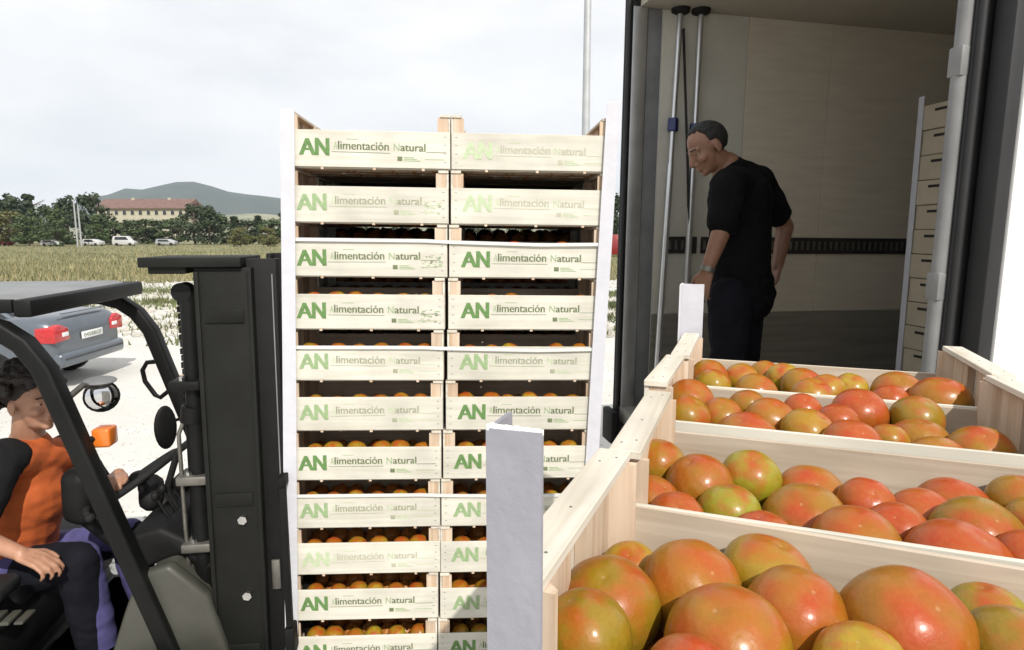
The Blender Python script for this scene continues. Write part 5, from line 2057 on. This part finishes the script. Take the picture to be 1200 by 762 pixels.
# stack of beige crates inside the lorry
ci = MB()
cw_, cd_, ch_ = .58, .40, .148
ci.box(0, .012, -cw_, 0, .0, ch_ - .004)
ci.box(cd_ - .012, cd_, -cw_, 0, .0, ch_ - .004)
ci.box(.0125, cd_ - .0125, -.012, 0, .0, ch_ - .004)
ci.box(.0125, cd_ - .0125, -cw_, -cw_ + .012, .0, ch_ - .004)
ci.box(.0125, cd_ - .0125, -cw_ + .0125, -.0125, .0, .008)
ci_m = ci.mesh("side_panel", M['crate_inner'], bevel=.003, segs=1)
sl_m = MB().box(-.0022, -.0002, -cw_ * .5 - .06, -cw_ * .5 + .06, .085, .108).mesh("hand_slot", M['slot'])
sl_s = MB().box(-.0022, -.0002, -.20, -.11, .10, .116).mesh("hand_slot", M['slot'])
for k in range(13):
    p = TO + TU * (1.70 + (k % 3) * .004) + TV * .49
    c = empty("lorry_crate", (p.x, p.y, FLZ + .002 + k * ch_ - math.sin(R(.5)) * 1.7), (0, 0, TA))
    tag(c, "beige crate in the stack standing inside the lorry, %s from the top" % ORD[12 - k], "crate", "beige crates inside the lorry")
    obj("side_panel", ci_m, c)
    obj("hand_slot", sl_s, c)
    o2 = obj("hand_slot", sl_m, c)
p = TO + TU * 1.694 + TV * .482
gm_ = guard_mesh(13 * ch_ + .05, .04, .004, .0004, 15).mesh("corner_guard", [M['guard_white'], M['guard_edge']])
o = obj("corner_guard", gm_, None, (p.x, p.y, FLZ - .012), (0, 0, TA - math.pi / 2))
tag(o, "white corner guard along the crate stack inside the lorry", "corner guard", "paper corner guards")

# ---- man standing in the lorry
YM = 3.2
MO = W(865, 381, YM)
fl_z = FLZ - math.sin(R(.5)) * .8
MO = Vector((MO.x, MO.y, fl_z))
MAN = empty("person", MO)
tag(MAN, "balding man in black t-shirt and dark trousers looking down, standing inside the lorry", "person")
hc = W(829, 173, 3.18)
Fm = Vector((-.84, -.14, -.52))
Um = Vector((-.50, 0, .86))
neck = W(851, 196, 3.2)
shL, shR = W(853, 218, 3.02), W(887, 213, 3.36)
elL, wrL = W(845, 272, 2.95), W(829, 316, 2.93)
elR, wrR = W(920, 266, 3.42), W(911, 312, 3.34)
chest, belly, pelv = W(866, 232, 3.20), W(868, 290, 3.20), W(866, 338, 3.20)
hipL, hipR = W(856, 350, 3.11), W(870, 350, 3.28)
knL, knR = W(853, 432, 3.10), W(868, 434, 3.26)
anL = Vector((knL.x + .03, 3.12, fl_z + .085))
anR = Vector((knR.x + .05, 3.26, fl_z + .085))
b = MB()
H, _ = head_parts(b, hc, Fm, Um, 1.0)
b.cap(hc + Vector((.035, 0, -.045)), .058, neck, .064, 14)
b.cap(neck, .075, chest, .135, 16)
b.cap(shL, .062, shR, .062)
b.cap(chest, .14, belly, .135, 16)
b.cap(belly, .135, pelv, .13, 16)
for (s_, e_, w_) in ((shL, elL, wrL), (shR, elR, wrR)):
    b.cap(s_, .056, e_, .045)
    b.cap(e_, .045, w_, .030)
hand_parts(b, wrL, Vector((-.25, -.02, -.95)), Vector((-.6, -.75, 0)), 1, .45)
hand_parts(b, wrR, Vector((-.3, -.2, -.9)), Vector((.8, .3, 0)), -1, .5)
for (h_, k_, n_) in ((hipR, knR, anR), (hipL, knL, anL)):
    b.cap(h_, .085, k_, .058)
    b.cap(k_, .057, n_, .040)
obj("body", organic("body", shift(b, MO), M['skin2'], .0058, 3), MAN)
eyes(MAN, H, MO)
hm_ = MB()
rh_ = random.Random(9)
for k in range(1500):
    th, ph = rh_.uniform(0, 2 * math.pi), math.acos(rh_.uniform(-.75, 1))
    f_, l_, u_ = math.sin(ph) * math.cos(th), math.sin(ph) * math.sin(th), math.cos(ph)
    hl = .62 - .50 * abs(l_) + rh_.uniform(-.10, .10)                     # receding hair line
    if f_ > hl and u_ > -.2:
        continue
    if u_ < -.05 and f_ > -.22:
        continue
    q = H(-.012 + f_ * .0955, l_ * .0755, .03 + u_ * .0855)
    hm_.ell(q, (.0115, .0115, .009), None, 7, 5)
obj("hair", organic("hair", shift(hm_, MO), M['hair2'], .0050, 1, wrinkle=.0030, wscale=130), MAN)
b = MB()
b.cap(neck + Vector((.025, 0, -.03)), .085, chest, .150, 18)
b.cap(chest, .150, belly, .146, 18)
b.cap(belly, .146, pelv + Vector((0, 0, -.01)), .150, 18)
b.cap(pelv + Vector((.03, 0, 0)), .150, pelv + Vector((.045, 0, -.035)), .135, 14)
b.cap(shL, .085, shR, .080, 14)
b.cap(neck + Vector((.03, .02, -.02)), .075, shR, .080, 14)
b.cap(neck + Vector((.05, .0, -.03)), .07, chest + Vector((.05, .02, 0)), .12, 14)
for (s_, e_, t_) in ((shL, elL, .78), (shR, elR, .70)):
    b.cap(s_, .085, s_ + (e_ - s_) * t_, .074)
obj("tshirt", organic("tshirt", shift(b, MO), M['tee_black'], .008, 6, wrinkle=.012, wscale=7), MAN)
b = MB()
b.cap(pelv, .150, (hipR + hipL) / 2, .140, 16)
for (h_, k_, n_) in ((hipR, knR, anR), (hipL, knL, anL)):
    b.cap(h_, .110, k_, .082)
    b.cap(k_, .082, n_, .066)
obj("trousers", organic("trousers", shift(b, MO), M['pants_dark'], .0085, 5, wrinkle=.012, wscale=7), MAN)
feet_shoe(MAN, anL, Vector((-.95, -.1, 0)), MO)
feet_shoe(MAN, anR, Vector((-.95, .1, 0)), MO)
wb = MB()
dd = (wrL - elL).normalized()
wb.cyl(wrL - dd * .012 - MO, wrL + dd * .012 - MO, .034, .033, n=18)
obj("wristwatch", wb.mesh("wristwatch", M['steel_dull'], smooth=40), MAN)

# ------------------------------------------------------------------ air between here and the hills
hz = MB().box(-3700, 3700, -3700, 3700, -3.5, 380)
hmat = bpy.data.materials.new("haze_air")
hmat.use_nodes = True
nt = hmat.node_tree
nt.nodes.remove(nt.nodes['Principled BSDF'])
pv = nt.nodes.new('ShaderNodeVolumePrincipled')
pv.inputs['Color'].default_value = (0.74, 0.86, 1.0, 1)
pv.inputs['Density'].default_value = 0.00014
nt.links.new(pv.outputs['Volume'], nt.nodes['Material Output'].inputs['Volume'])
tag(obj("haze", hz.mesh("haze", hmat)), "pale summer haze over the field and hills", "haze", kind='stuff')
